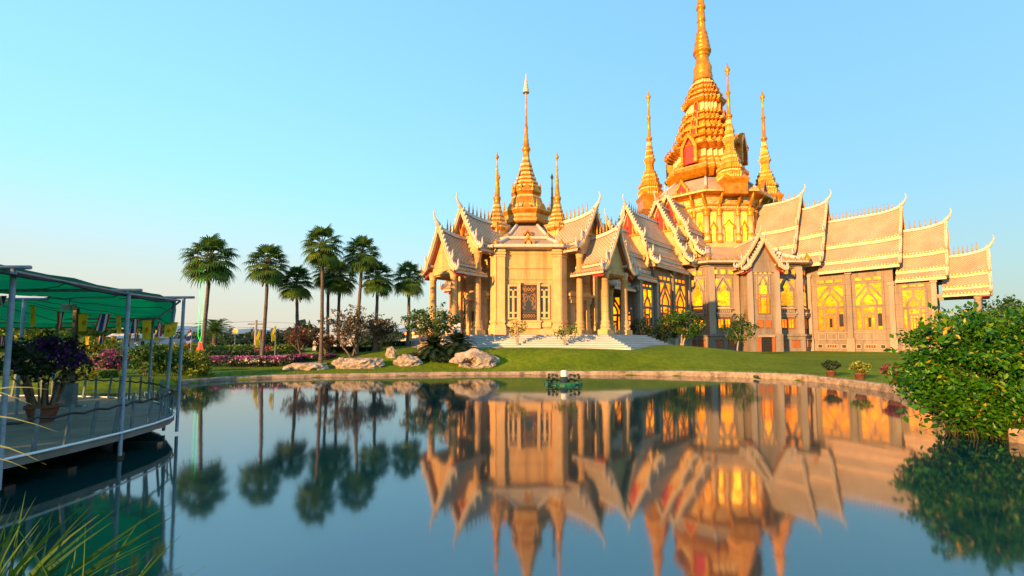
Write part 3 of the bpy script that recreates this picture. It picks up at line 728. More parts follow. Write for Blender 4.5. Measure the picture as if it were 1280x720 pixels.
# ================= lower octagon of the tower
def octa(cx, cy, a, k): # wall frame of facet k (0 faces the pond)
    an = R(-90 + 45 * k); nx, ny = math.cos(an), math.sin(an)
    return Fr(cx + a * nx, cy + a * ny, -ny, nx, nx, ny)
OC = math.cos(R(22.5))
def octwall(cx, cy, prof, mat, name, mats=None, mi=None):
    b = MB(); b.lathe(Fa(cx, cy, 0), [(a / OC, z) for a, z in prof], 8, 0, False, rot=R(22.5), mats=mi)
    return b.build(name, mats or M[mat], temple)
octwall(TX, TY, [(13.55, GZ), (13.55, 2.35), (13.7, 2.36), (13.7, 2.6), (13.2, 2.62), (13.2, 10.65), (13.35, 10.66), (13.35, 10.95)], 'concrete', 'wall')
octwall(TX, TY, [(13.4, 10.93), (14.25, 11.0), (14.3, 11.22), (14.05, 11.26), (13.9, 11.3)], 'white', 'cornice')
def oct_roof(cx, cy, a0, z0, a1, z1, name='octagonal_roof', hips=True, sag=.0, hipmat='white', hipw=.16):
    b = MB(); h = MB(); K = 4
    for k in range(8):
        F0 = octa(cx, cy, 0, k)
        rows = [(a0 + (a1 - a0) * j / K, z0 + (z1 - z0) * j / K - sag * math.sin(math.pi * j / K)) for j in range(K + 1)]
        for j in range(K):
            (aa, za), (ab, zb) = rows[j], rows[j + 1]; ta, tb = aa * .41421, ab * .41421
            q = [(-ta, aa, za), (ta, aa, za), (tb, ab, zb), (-tb, ab, zb)]
            sl = math.hypot(a0 - a1, z1 - z0)
            b.face([F0(u, v, z) for u, v, z in q], 0, [(u, sl * (j if i < 2 else j + 1) / K) for i, (u, v, z) in enumerate(q)])
        if hips: h.tube([F0(aa * .41421, aa, za + .05) for aa, za in rows], hipw, 6, 0)
    o = b.build(name, M['tile'], temple)
    if hips: h.build('hip', M[hipmat], o)
    return o
def buds(cx, cy, a, z, step, size, parent, mat='gold', corner=1.7):
    b = MB(); hf = a * .41421
    for k in range(8):
        F0 = octa(cx, cy, a, k); n = max(2, int(2 * hf / step))
        for i in range(n + 1):
            u = -hf + 2 * hf * i / n; s = size * (corner if i == n else 1.0)
            if i == 0: continue
            b.lathe(shift(F0, u, 0, z), [(.5 * s, 0), (.62 * s, .35 * s), (.5 * s, .7 * s), (.28 * s, 1.05 * s), (.02, 1.6 * s)], 6)
    return b.build('lotus_bud_row', M[mat], parent)
o = oct_roof(TX, TY, 14.0, 11.28, 8.0, 14.0, sag=.25, hipw=.3); buds(TX, TY, 14.1, 11.24, .68, .27, o, corner=2.2)
for k in (-1, 0, 1):
    F0 = octa(TX, TY, 13.2, k)
    uu = (-3.75, 3.75) if k == 0 else (-4.15, 4.15)
    for u in uu:
        if k == -1 and u < 0 or k == 1 and u > 0: continue
        W = 1.5 if k == 0 else 1.15
        stupa_window(F0, u, W, 5.35, 5.95, 9.0, zq=9.72 if k == 0 or True else None, squares=3 if k == 0 else 2)
        pair_window(F0, u, 3.3, 4.4, .66 if k == 0 else .5)
        Fp = shift(F0, 0, .35)
        for s in (-.72, .72) if k == 0 else (-.55, .55): shutter(Fp, u + s, 1.05, 1.85, .85 if k == 0 else .7)
    for s in (1, -1):
        if k == 0: pilaster(F0, s * 5.2, 0, .75, .30, 2.62, 10.6, 'concrete_pale', base=0)
        for q in (1.95, 5.65): 
            if k == 0 and q < 2: pilaster(F0, s * 2.15, 0, .45, .2, 2.62, 10.6, 'concrete_pale', base=0)
# gabled bay in the middle of the facet that faces the pond
F0 = octa(TX, TY, 13.2, 0); b = MB(); b.box(F0, -1.72, 1.72, .0, 1.9, GZ, 10.1); b.box(F0, -1.95, 1.95, .35, 2.2, GZ + .001, 2.6); b.build('bay_wall', M['concrete'], temple)
Fb = shift(F0, 0, 1.9)
for s in (1, -1): pilaster(Fb, s * 1.55, 0, .55, .25, 2.61, 10.0, 'concrete_pale', base=0)
stupa_window(Fb, 0, .86, 6.9, 7.0, 9.05, squares=4, zq=9.45)
f = MB(); p = MB(); p.box(Fb, -.62, .62, .006, .03, 4.95, 7.05)
f.strip(Fb, [(-.64, 4.93), (.64, 4.93), (.64, 7.08), (-.64, 7.08)], .05, 0, .11, 0, True)
for u in (-.36, .36): f.strip(Fb, [(u, 4.98), (u, 7.03)], .04, 0, .10)
for z in (5.4, 5.85, 6.3, 6.75): 
    for s in (1, -1): f.strip(Fb, [(s * .40, z), (s * .59, z)], .025, 0, .09)
f.strip(Fb, [(-.32, 6.78), (.32, 6.78)], .03, 0, .09)
w_ = f.build('window', M['wood'], temple); p.build('pane', M['lit'], w_)
pair_window(Fb, 0, 3.35, 4.15, .50, .36, False)
b = MB(); Fd = shift(F0, 0, 2.2); b.box(Fd, -.62, .62, .0, .02, GZ, 2.2, 0)
for s in (1, -1): b.box(Fd, s * .62 - .0 if s > 0 else -.92, .92 if s > 0 else -.62, .001, .14, GZ, 2.25, 1)
b.strip(Fd, [(-.95, 2.34), (.95, 2.34)], .09, 0, .2, 2); b.build('door', [M['dark'], M['wood'], M['concrete_pale']], temple)
FB = Fa(TX, TY, -90)
roof(FB, 8.5, 14.7, 13.9, 3.7, 2.75, T2, 0, None, 'concrete', .8, .25, 'rear gablet over the central bay')
roof(FB, 11.0, 15.65, 13.05, 3.25, 2.35, T2, 0, None, 'concrete', .8, .3, 'front gablet over the central bay', soffit=True)

# ================= upper octagon
octwall(TX, TY, [(7.0, 11.5), (7.75, 13.6), (7.75, 14.15), (7.5, 14.2), (7.5, 14.6), (7.2, 14.65), (7.0, 14.9), (7.0, 19.05)], 'stone_trim', 'wall', )
octwall(TX, TY, [(7.0, 19.04), (7.18, 19.1), (7.18, 19.3), (7.05, 19.32), (7.05, 19.75), (7.25, 19.8), (7.25, 20.0), (7.12, 20.02), (7.2, 20.9), (7.6, 21.2), (8.3, 21.35), (8.42, 21.38), (8.42, 21.62), (8.2, 21.66)], 'gold', 'frieze', [M['gold'], M['gold_pale']], [0, 0, 0, 1, 0, 0, 0, 1, 0, 0, 1, 1, 1])
for k in range(-2, 3):
    F0 = octa(TX, TY, 7.0, k); hf = 2.9
    for u, W in ((-2.05, .74), (0, 1.3), (2.05, .74)):
        p = MB(); p.slab(F0, [(u - W / 2, 14.95), (u + W / 2, 14.95), (u + W / 2, 18.9), (u - W / 2, 18.9)], .006, .03)
        f = MB(); f.strip(F0, [(u - W / 2, 14.95), (u + W / 2, 14.95), (u + W / 2, 18.9), (u - W / 2, 18.9)], .06, 0, .08, 0, True)
        hz = 17.5 if W < 1 else 17.75
        f.strip(F0, [(u - W * .56, hz - 1.1), (u - W * .56, hz - .75), (u - W * .3, hz - .45), (u, hz + .1), (u + W * .3, hz - .45), (u + W * .56, hz - .75), (u + W * .56, hz - 1.1)], .085, 0, .22, 1)
        f.strip(F0, [(u - W * .40, 15.0), (u - W * .40, hz - .85)], .05, 0, .14, 1); f.strip(F0, [(u + W * .40, 15.0), (u + W * .40, hz - .85)], .05, 0, .14, 1)
        o = f.build('window', [M['gold_pale'], M['gold']], temple); p.build('pane', M['lit_bright'], o)
    for u, r in ((-1.22, .24), (1.22, .24), (2.88, .36)):
        c = MB(); G = shift(F0, u, .05)
        c.lathe(G, [(r * 1.5, 14.7), (r * 1.5, 15.0), (r * 1.3, 15.05), (r * 1.3, 15.7), (r * 1.5, 15.75), (r * 1.5, 15.95), (r, 16.05), (r * .96, 18.3), (r * 1.1, 18.32), (r * 1.2, 18.6), (r * 1.1, 18.65), (r * 1.45, 19.05), (r * 1.6, 19.2), (r * 1.6, 19.35)], 12, mats=[1, 1, 1, 1, 0, 0, 0, 0, 0, 0, 0, 0, 0] if False else [0, 0, 2, 2, 0, 0, 1, 0, 0, 0, 0, 0, 0])
        c.build('column', [M['gold'], M['stone_trim'], M['gold_pale']], temple)
        s_ = MB(); s_.tube([G(0, .0, 19.5), G(0, .35, 20.1), G(0, .75, 20.6), G(0, 1.15, 21.25)], [.10, .22, .2, .08], 6); s_.build('eave_bracket', M['gold'], temple)
    g = MB()                                       # swags on the frieze
    for i in range(4):
        u = -2.1 + i * 1.4; pts = [(u - .5, 20.75), (u - .35, 20.45), (u, 20.3), (u + .35, 20.45), (u + .5, 20.75)]
        g.strip(F0, pts, .10, .15, .28); g.strip(F0, [(u - .3, 20.78), (u, 20.55), (u + .3, 20.78)], .06, .15, .26)
    for i in range(14): g.box(F0, -2.7 + i * .4 - .1, -2.7 + i * .4 + .1, .05, .16, 19.4, 19.66)
    g.build('frieze_relief', M['gold_pale'], temple)
o = oct_roof(TX, TY, 8.25, 21.62, 5.2, 24.3, sag=-.1, hipmat='white', hipw=.2); buds(TX, TY, 8.28, 21.6, .75, .2, o, corner=1.9)
for k in range(-2, 3):
    F0 = octa(TX, TY, 8.0, k); d = MB()
    d.slab(F0, [(-.62, 21.65), (.62, 21.65), (.52, 22.35), (0, 23.15), (-.52, 22.35)], -.6, .05, 1)
    d.strip(F0, [(-.85, 21.66), (-.78, 22.3), (-.45, 22.7), (0, 23.5), (.45, 22.7), (.78, 22.3), (.85, 21.66)], .16, -.4, .16, 0)
    d.lathe(shift(F0, 0, .1, 21.65), [(.28, 0), (.32, .12), (.1, .4), (.01, .6)], 6)
    d.build('dormer', [M['gold'], M['red']], temple)

# ================= spires
SEC = []
for q in range(4):
    c, s_ = (1, 0, -1, 0)[q], (0, 1, 0, -1)[q]
    for x, y in ((1, -.44), (1, .44), (.86, .44), (.86, .60), (.72, .60), (.72, .72), (.60, .72), (.60, .86), (.44, .86)):
        SEC.append((x * c - y * s_, x * s_ + y * c))
def px_prof(rows, depth, k=1.0):
    return [(w * (depth * CP + (zy(y, depth) - CAM_H) * SP) / FPX * k, zy(y, depth)) for y, w in rows]
main_rows = [(232, 40), (227, 45), (224, 48), (220, 47), (217, 43), (213, 42), (210, 38.5), (207, 37), (199, 36.5), (198, 41), (195, 48), (193, 47), (190, 40), (188.5, 33), (186, 32), (183, 32.5), (182, 37), (179.5, 38), (178, 33), (176, 28.5), (172, 28.5), (171, 33), (168.5, 33.5), (167, 29), (165, 25.5), (160.5, 25.5), (159.5, 29.5), (157, 29.5), (155.5, 25.5), (153.5, 22.5), (150.5, 22.5), (150, 25.5), (148, 26), (146.5, 22), (145, 20.5), (136, 20), (134.5, 24), (131, 26), (129, 24), (127.5, 18), (125, 17.5), (124, 21.5), (122, 21.5), (120.5, 16), (117.5, 14.5), (116.5, 18), (114.5, 18), (113, 13.5), (110.5, 12.5), (109.5, 15.5), (107.5, 15), (106, 11.5), (102, 11)]
top_rows = [(103, 12.5), (100, 10.5), (97.5, 11.8), (96, 10.4), (94, 11.2), (91, 10.2), (86, 11), (79, 8.3), (73, 7.2), (71.5, 7.8), (70, 9.2), (68, 8.2), (67, 10.6), (64, 10.8), (62, 8.6), (60.5, 9.6), (58, 9.4), (56.5, 7.6), (55.5, 8.6), (52, 8.4), (51, 6.9), (50, 7.8), (46.5, 7.4), (45.5, 6.2), (44.5, 7), (41.5, 6.6), (40.5, 5.4), (36, 4.8), (28, 4.2), (27, 5.2), (24, 4.8), (17, 4.4), (12, 4.0), (11, 5.6), (8, 5.4), (6, 3.8), (0, 4.4), (-6, 3.0), (-7, 4.2), (-14, 3.6), (-22, 2.6), (-40, 1.8), (-42, 3), (-47, 2.6), (-62, .2)]
FS = Fa(TX, TY, 45)
sp = MB(); pr = px_prof(main_rows, TY, 1 / 1.06)
pale = [1 if (abs(pr[i + 1][0] - pr[i][0]) < .12 and pr[i + 1][1] - pr[i][1] > .75) else (2 if pr[i + 1][0] < pr[i][0] and i % 2 else 0) for i in range(len(pr) - 1)]  # alternate upward ledges in pale gold paint in the edge highlights
sp.lathe(FS, pr, 0, 0, False, SEC, mats=pale)
spire = sp.build('main_spire', [M['gold'], M['cream'], M['gold_pale']], temple); spire['label'] = 'tallest spire, stepped and gilded, cut by the top of the photo'
tp = MB(); tp.lathe(FS, px_prof(top_rows, TY), 16); tp.build('spire_needle', M['gold'], spire)
for q in range(4):                                # pointed red niches on each face, large below and small above, and corner antefixes
    Fn0 = Fa(TX, TY, 45 + 90 * q)
    for (ya, yb, rr, w) in ((216, 187, 37.0, 1.45), (178, 168, 31.5, .62), (167.5, 157, 28.5, .58), (155.5, 148, 25, .52), (146, 135, 20.8, .5)):
        za, zb = zy(ya, TY), zy(yb, TY); r_ = rr * (TY * CP + (za - 2) * SP) / FPX / 1.06
        Fn = (lambda F_, r: (lambda u, v, z: F_(r + v, u, z)))(Fn0, r_); h = zb - za; n = MB()
        if w > 1: Fn = shift(Fn, 0, 1.05)
        n.slab(Fn, [(-w * .5, za), (w * .5, za), (w * .52, za + h * .62), (w * .3, za + h * .82), (0, zb), (-w * .3, za + h * .82), (-w * .52, za + h * .62)], .02, .10, 1)
        n.strip(Fn, [(-w * .66, za), (-w * .68, za + h * .64), (-w * .42, za + h * .88), (0, zb + h * .16), (w * .42, za + h * .88), (w * .68, za + h * .64), (w * .66, za)], w * .13, -1.3 if w > 1 else 0, .45 if w > 1 else .30, 0)
        n.build('niche', [M['gold'], M['red']], spire)
an = MB()
for y, w in ((194, 47.5), (180, 37.5), (169, 33), (157.5, 29.5), (148.5, 26), (131.5, 25.5), (122.5, 21.5), (115, 18)):
    z = zy(y, TY) + .05; r_ = w * (TY * CP + (z - 2) * SP) / FPX / 1.06; s = .10 + .0055 * w
    for q in range(4):
        Fn = Fa(TX, TY, 45 + 90 * q)
        for (a, b_) in ((1, -.4), (1, 0), (1, .4), (.88, .6), (.75, .74), (.62, .86)):
            an.lathe(shift(Fn, a * r_ - .06, b_ * r_, z), [(s * .5, 0), (s * .55, s * .4), (s * .2, s * 1.0), (.01, s * 1.6)], 5)
an.build('antefix_row', M['gold'], spire)

def slender(cx, cy, rows, depth, name, label, n=12, sec=None, kmat=('gold', 'gold_pale')):
    b = MB(); pr = px_prof(rows, depth); F = Fa(cx, cy, 45)
    mt = [1 if i % 3 == 0 and pr[i][0] > .25 else 0 for i in range(len(pr) - 1)]
    if sec: 
        cut = [i for i, p_ in enumerate(pr) if p_[0] < .34][0]
        b.lathe(F, [(r / 1.06, z) for r, z in pr[:cut + 1]], 0, 0, False, sec, mats=mt[:cut]); b.lathe(F, pr[cut:], n, 0, True)
    else: b.lathe(F, pr, n, mats=mt)
    o = b.build(name, [M[kmat[0]], M[kmat[1]]], temple)
    if label: o['label'] = label
    return o
tm_rows = [(250, 12), (243, 14.5), (240, 15), (238, 13), (236, 13), (235, 14.5), (232, 14), (231, 11), (229, 11.5), (227.5, 10), (226, 10.8), (223.5, 10.5), (222, 8.5), (219.5, 9.2), (217.5, 7.2), (215, 7.2), (214, 5.2), (206, 4.6), (203, 5.6), (201.5, 7), (199.5, 6.8), (198, 5), (195.5, 5.6), (193.5, 4.3), (190.5, 4.7), (188, 3.6), (185, 3.9), (183, 3.0), (178, 2.8), (175.5, 2.5), (174.5, 3.8), (172.5, 3.6), (171, 2.1), (162, 1.9), (149, 1.7), (148, 2.6), (146, 2.5), (145, 1.3), (128, .9), (126, 1.9), (124, 1.4), (122, 3.1), (120.5, 2.8), (118, 1.2), (113.5, .2)]
r8 = 8.0
for (dx, dy, lb) in ((-8.3, 0, 'left slender spire of the main tower'), (8.9, 0, 'right slender spire of the main tower'), (.35, -7.3, 'front slender spire of the main tower'), (0, 8.0, None)):
    # same real heights: rows are measured at the tower axis depth
    o = slender(TX + dx, TY + dy, tm_rows, TY, 'corner_spire', lb, 12, SEC)
    b = MB(); F = Fa(TX + dx, TY + dy, 0); b.box(F, -1.5, 1.5, -1.5, 1.5, 20.9, 22.3); b.frustum(F, 0, 0, 1.5, 1.5, 22.3, 1.75, 1.75, 22.9); b.frustum(F, 0, 0, 1.75, 1.75, 22.9, 1.2, 1.2, 23.6)
    b.build('spire_pedestal', M['gold'], o)

# ================= entrance pavilion
PA = 5.7
octwall(PX, PY, [(5.95, GZ), (5.95, FLOOR + .45), (5.8, FLOOR + .5), (5.8, FLOOR + .62), (PA, FLOOR + .68), (PA, 6.62), (5.76, 6.63), (5.76, 6.74), (PA, 6.75), (PA, 7.5), (5.76, 7.51), (5.76, 7.62), (PA, 7.63), (PA, 9.02)], 'stone', 'wall')
for k in range(8):
    F0 = octa(PX, PY, PA, k); 
    for s in (1, -1): pilaster(F0, s * 2.16, -.05, .62, .42, FLOOR, 9.0, 'stone_trim', base=1.25)
    if k in (0, 2, 6):
        f = MB(); g = MB()
        # centre light with gold ornament, two side lights with mullions
        g.box(F0, -.64, .64, .004, .03, FLOOR + 1.25, 6.15); g.box(F0, -1.55, -.86, .004, .03, FLOOR + 1.3, 6.15); g.box(F0, .86, 1.55, .004, .03, FLOOR + 1.3, 6.15)
        f.strip(F0, [(-.66, FLOOR + 1.24), (.66, FLOOR + 1.24), (.66, 6.17), (-.66, 6.17)], .06, 0, .08, 1, True)
        for z in (5.62, FLOOR + 1.72): f.strip(F0, [(-.60, z), (.60, z)], .05, 0, .07, 1)
        for s in (1, -1):
            f.strip(F0, [(s * 1.57, FLOOR + 1.28), (s * .84, FLOOR + 1.28), (s * .84, 6.17), (s * 1.57, 6.17)], .07, 0, .12, 0, True)
            f.strip(F0, [(s * 1.205, FLOOR + 1.36), (s * 1.205, 5.78)], .085, 0, .11, 0)
            for z in (5.82, 5.28, FLOOR + 1.72): f.strip(F0, [(s * .92, z), (s * 1.13, z)], .06, 0, .10, 0); f.strip(F0, [(s * 1.28, z), (s * 1.49, z)], .06, 0, .10, 0)
            f.box(F0, s * .75 - .11, s * .75 + .11, .0, .24, FLOOR + .7, 6.3); f.box(F0, s * .75 - .15, s * .75 + .15, .001, .28, 6.3, 6.42)
        f.box(F0, -.9, .9, .002, .34, FLOOR + .5, FLOOR + 1.0); f.box(F0, -.98, .98, .001, .40, FLOOR + 1.0, FLOOR + 1.12)
        for s in (1, -1): f.box(F0, s * 1.35 - .38, s * 1.35 + .38, .003, .2, FLOOR + .62, FLOOR + 1.05)
        o = f.build('window', [M['stone_trim'], M['darkwood']], temple); g.build('pane', M['glass'], o)
        q = MB(); rr = random.Random(4)
        for s in (1, -1):
            for i in range(13):
                z = FLOOR + 2.05 + i * .145; u = s * (.36 + .10 * math.sin(i * 1.9)); q.strip(F0, [(u - .07, z), (u, z + .07), (u + .07, z), (u, z - .07)], .014, .03, .05, 0, True)
            q.strip(F0, [(s * .52, FLOOR + 1.95), (s * .52, 5.45), (s * .2, 5.5), (s * .06, 5.2)], .014, .03, .045)
            q.strip(F0, [(s * .45, 5.4), (s * .3, 4.9), (s * .1, 5.05), (s * .04, 5.4)], .018, .03, .048)
        for z in (5.88, FLOOR + 1.48):
            for i in range(5): q.strip(F0, [(-.5 + i * .2, z), (-.4 + i * .2, z + .12), (-.3 + i * .2, z), (-.4 + i * .2, z - .12)], .015, .03, .05, 0, True)
        q.build('window_ornament', M['gold'], o)
    elif k in (1, 3, 5, 7):
        d = MB()                                  # doorway behind each porch
        for s in (1, -1):
            d.box(F0, s * 1.02 - .24, s * 1.02 + .24, 0, .34, FLOOR, 5.1); d.box(F0, s * 1.02 - .31, s * 1.02 + .31, .001, .42, FLOOR + .002, FLOOR + .5); d.box(F0, s * 1.02 - .3, s * 1.02 + .3, .001, .41, 4.85, 5.12)
        d.box(F0, -1.45, 1.45, .0, .40, 5.12, 5.4); d.box(F0, -1.6, 1.6, .001, .52, 5.4, 5.62); d.box(F0, -1.35, 1.35, .002, .36, 5.62, 5.8)
        d.box(F0, -.78, .78, .0, .12, 4.3, 5.12)
        o = d.build('doorway', M['stone_trim'], temple)
        g = MB(); g.box(F0, -.77, .77, .004, .05, FLOOR, 4.3, 0)
        g.strip(F0, [(0, FLOOR), (0, 4.3)], .04, .05, .09, 1)
        for s in (1, -1): g.strip(F0, [(s * .72, FLOOR), (s * .72, 4.28), (s * .02, 4.28)], .045, .05, .085, 1)
        g.build('door', [M['glass'] if k != 1 else M['farwall'], M['wood']], o)
        f = MB(); g = MB()
        for s in (1, -1):
            g.box(F0, s * 1.68 - .16, s * 1.68 + .16, .004, .03, FLOOR + 1.3, 5.6, 0); 
            f.strip(F0, [(s * 1.68 - .17, FLOOR + 1.28), (s * 1.68 + .17, FLOOR + 1.28), (s * 1.68 + .17, 5.62), (s * 1.68 - .17, 5.62)], .05, 0, .09, 0, True)
            for z in (FLOOR + 1.7, 5.2): f.strip(F0, [(s * 1.68 - .12, z), (s * 1.68 + .12, z)], .05, 0, .08)
        o = f.build('window', M['stone_trim'], temple); g.build('pane', M['glass'], o)
# stacked octagonal roofs
octwall(PX, PY, [(5.72, 9.0), (6.35, 9.06), (6.42, 9.1), (6.42, 9.32), (6.2, 9.36), (5.2, 9.42)], 'white', 'cornice')
o = oct_roof(PX, PY, 5.9, 9.38, 3.85, 10.25, hipw=.17); buds(PX, PY, 6.15, 9.34, .34, .10, o, corner=2.8, mat='gold')
octwall(PX, PY, [(3.7, 10.1), (4.1, 10.22), (4.12, 10.42), (3.6, 10.46)], 'white', 'cornice')
o = oct_roof(PX, PY, 3.85, 10.44, 2.15, 11.75, hipw=.15); buds(PX, PY, 3.95, 10.42, .3, .085, o, corner=2.6)
for a, z0, s in ((5.75, 9.42, .62), (3.75, 10.46, .55)):
    for k in range(-2, 3):
        F0 = octa(PX, PY, a, k); d = MB()
        d.slab(F0, [(-.28 * s, z0), (.28 * s, z0), (.2 * s, z0 + .3 * s), (0, z0 + .5 * s), (-.2 * s, z0 + .3 * s)], -.5, .05, 1)
        d.strip(F0, [(-.62 * s, z0), (-.6 * s, z0 + .28 * s), (-.38 * s, z0 + .42 * s), (-.3 * s, z0 + .62 * s), (0, z0 + .95 * s), (.3 * s, z0 + .62 * s), (.38 * s, z0 + .42 * s), (.6 * s, z0 + .28 * s), (.62 * s, z0)], .12 * s, -.3, .14, 0)
        d.build('dormer', [M['gold'], M['stone_trim']], temple)
ps_rows = [(284, 26), (282, 28), (279, 29.5), (277.5, 27), (276, 26.5), (273, 27.5), (271, 29), (268, 30), (266.5, 29), (265, 25), (263, 22), (259, 21), (254, 20), (250, 18.5), (247, 16.5), (245, 17.5), (243, 19), (240, 18.5), (238.5, 16), (237, 17.3), (234.5, 16.6), (233, 14), (231.5, 15), (229, 14.4), (227.5, 12), (226, 12.8), (223.5, 12.2), (222, 10), (220.5, 10.8), (217.5, 10), (216, 8.2), (214.5, 9), (211.5, 8.2), (210, 6.8), (208.5, 7.4), (205.5, 6.8), (204, 5.3), (201, 5), (197, 4.2), (192, 3.9), (189.5, 4.1), (188, 5.6), (185.5, 5.3), (184, 3.6), (180, 3.9), (178.5, 3), (175, 3.2), (173, 2.5), (169, 2.6), (167, 1.9), (161, 2), (159.5, 2.6), (158, 1.6), (140, 1.15), (119, 1.0), (117.5, 1.7), (116.5, 1.0), (115, 1.0)]
sp = MB(); pr = px_prof(ps_rows, PY); i8 = 38
sp.lathe(Fa(PX, PY, 0), [(r / OC * .97, z) for r, z in pr[:i8 + 1]], 8, 0, False, rot=R(22.5), mats=[1 if i % 3 == 1 else 0 for i in range(i8)])
sp.lathe(Fa(PX, PY, 0), pr[i8:], 12)
pspire = sp.build('pavilion_spire', [M['gold'], M['gold_pale']], temple); pspire['label'] = 'central spire of the entrance pavilion with a pale tiered finial'
fl = MB(); fl.lathe(Fa(PX, PY, 0), px_prof([(117, .9), (116, 4.3), (114.5, 3.6), (113, 3.9), (111, 2.9), (110, 3.2), (107.5, 2.2), (106.5, 2.5), (103.5, 1.5), (102, 1.7), (98, .9), (91, .15)], PY), 10, 0, False); fl.build('finial', M['white'], pspire)
an = MB()
for y, w in ((243, 19), (268, 30)):
    z = zy(y, PY)
    for k in range(8):
        F0 = octa(PX, PY, w * PY / FPX * .95, k)
        an.slab(F0, [(-.45, z - .05), (.45, z - .05), (.3, z + .25), (0, z + .62), (-.3, z + .25)], -.12, .05)
        an.lathe(shift(F0, w * PY / FPX * .40, -.06, z), [(.10, 0), (.12, .15), (.06, .3), (.09, .4), (.01, .95)], 6)
an.build('antefix_row', M['gold'], pspire)
pm_rows = [(297, 10), (290, 11), (289, 13), (286, 14), (284, 13.6), (283, 12), (281.5, 12.4), (279, 11.6), (277.5, 10), (276, 10.6), (273.5, 9.8), (272, 8.3), (270.5, 8.9), (268, 8.1), (266.5, 6.7), (265, 7.2), (262.5, 6.4), (261, 5.2), (259.5, 5.6), (256, 4.6), (252, 3.8), (250, 4.4), (248, 5.0), (246.5, 4.6), (245, 3.0), (241, 3.2), (239, 2.6), (235, 2.7), (233, 2.1), (226, 1.9), (225, 2.5), (223.5, 1.6), (213, 1.3), (212, 1.9), (210.5, 1.1), (200, .75), (198.5, 1.5), (197, 2.3), (195.5, 2.1), (193.5, 1.0), (190, .15)]
for sx in (1, -1):
    for sy in (1, -1):
        lb = ('right' if sx > 0 else 'left') + (' front' if sy < 0 else ' rear') + ' slender spire of the entrance pavilion'
        o = slender(PX + sx * 2.58, PY + sy * 2.58, pm_rows, PY - 2.58, 'corner_spire', lb, 10, SEC)
        b = MB(); F = Fa(PX + sx * 2.58, PY + sy * 2.58, 45); b.box(F, -.62, .62, -.62, .62, 9.6, 11.3); b.frustum(F, 0, 0, .62, .62, 11.3, .85, .85, 11.7); b.build('spire_pedestal', M['stone_trim'], o)
# four porches
for ang, nm in ((-45, 'right'), (-135, 'left'), (135, 'rear left'), (45, None)):
    F = Fa(PX, PY, ang)
    vis = ang in (-45, -135)
    roof(F, 3.4, 7.5, 11.85, 3.0, 2.25, T2, 7 if vis else 0, 4.2, 'red', .95, .42, f'{nm} upper porch roof of the pavilion' if nm else None)
    if nm is None: continue
    roof(F, 6.6, 9.65, 10.05, 3.1, 2.05, T2, 5 if vis else 0, 7.7, 'stone', .95, .42, f'{nm} lower porch roof of the pavilion', soffit=True)
    for v in (-1.3, 1.3):
        column(F, 9.25, v, FLOOR, 7.15, .27); column(F, 7.0, v * 1.08, FLOOR, 8.9, .27)
    b = MB()
    b.box(F, 7.1, 9.5, -1.5, -1.15, 6.9, 7.15); b.box(F, 7.1, 9.5, 1.15, 1.5, 6.9, 7.15); b.box(F, 9.1, 9.42, -1.15, 1.15, 6.91, 7.14)
    b.box(F, 5.5, 7.25, -1.65, -1.25, 8.72, 8.98); b.box(F, 5.5, 7.25, 1.25, 1.65, 8.72, 8.98)
    b.box(F, 7.3, 9.2, -1.2, 1.2, 7.0, 7.06)
    b.build('porch_beam', M['stone'], temple)

# ================= marble steps round the pavilion
def steps():
    b = MB(); n = 7; top = FLOOR; rise = .118
    for k in range(n + 1):
        o_ = k * .34; z1 = top - k * rise; z0 = z1 - rise if k < n else GZ - .3
        z0 = min(z0, GZ - .2) if k == n else z1 - rise - .001
        a = 10.4 * D45; w = 2.7 * D45
        nr = Vector((PX + a - w, PY - a - w)); fr_ = Vector((PX + a + w, PY - a + w))
        nl = Vector((PX - a + w, PY - a - w)); fl_ = Vector((PX - a - w, PY - a + w))
        s2 = o_ * (math.sqrt(2) - 1)
        p = [(nl.x - s2 * 0 - o_ * .414, nl.y - o_), (nr.x + o_ * .414, nr.y - o_)]
        e = Vector((D45, -D45)) * o_; al = Vector((D45, D45)) * 0
        p += [(fr_.x + e.x + al.x, fr_.y + e.y + al.y), (fr_.x + e.x - 9, fr_.y + e.y + 9 + al.y * 0)]
        e2 = Vector((-D45, -D45)) * o_
        p += [(fl_.x + e2.x + 9, fl_.y + e2.y + 9), (fl_.x + e2.x, fl_.y + e2.y)]
        b.prism(p, z0, z1 - .04)
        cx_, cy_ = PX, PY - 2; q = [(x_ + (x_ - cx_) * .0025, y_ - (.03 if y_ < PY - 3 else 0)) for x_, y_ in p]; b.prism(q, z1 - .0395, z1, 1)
    return b.build('steps', [M['marble'], M['marble_edge_shade']], temple)
steps()
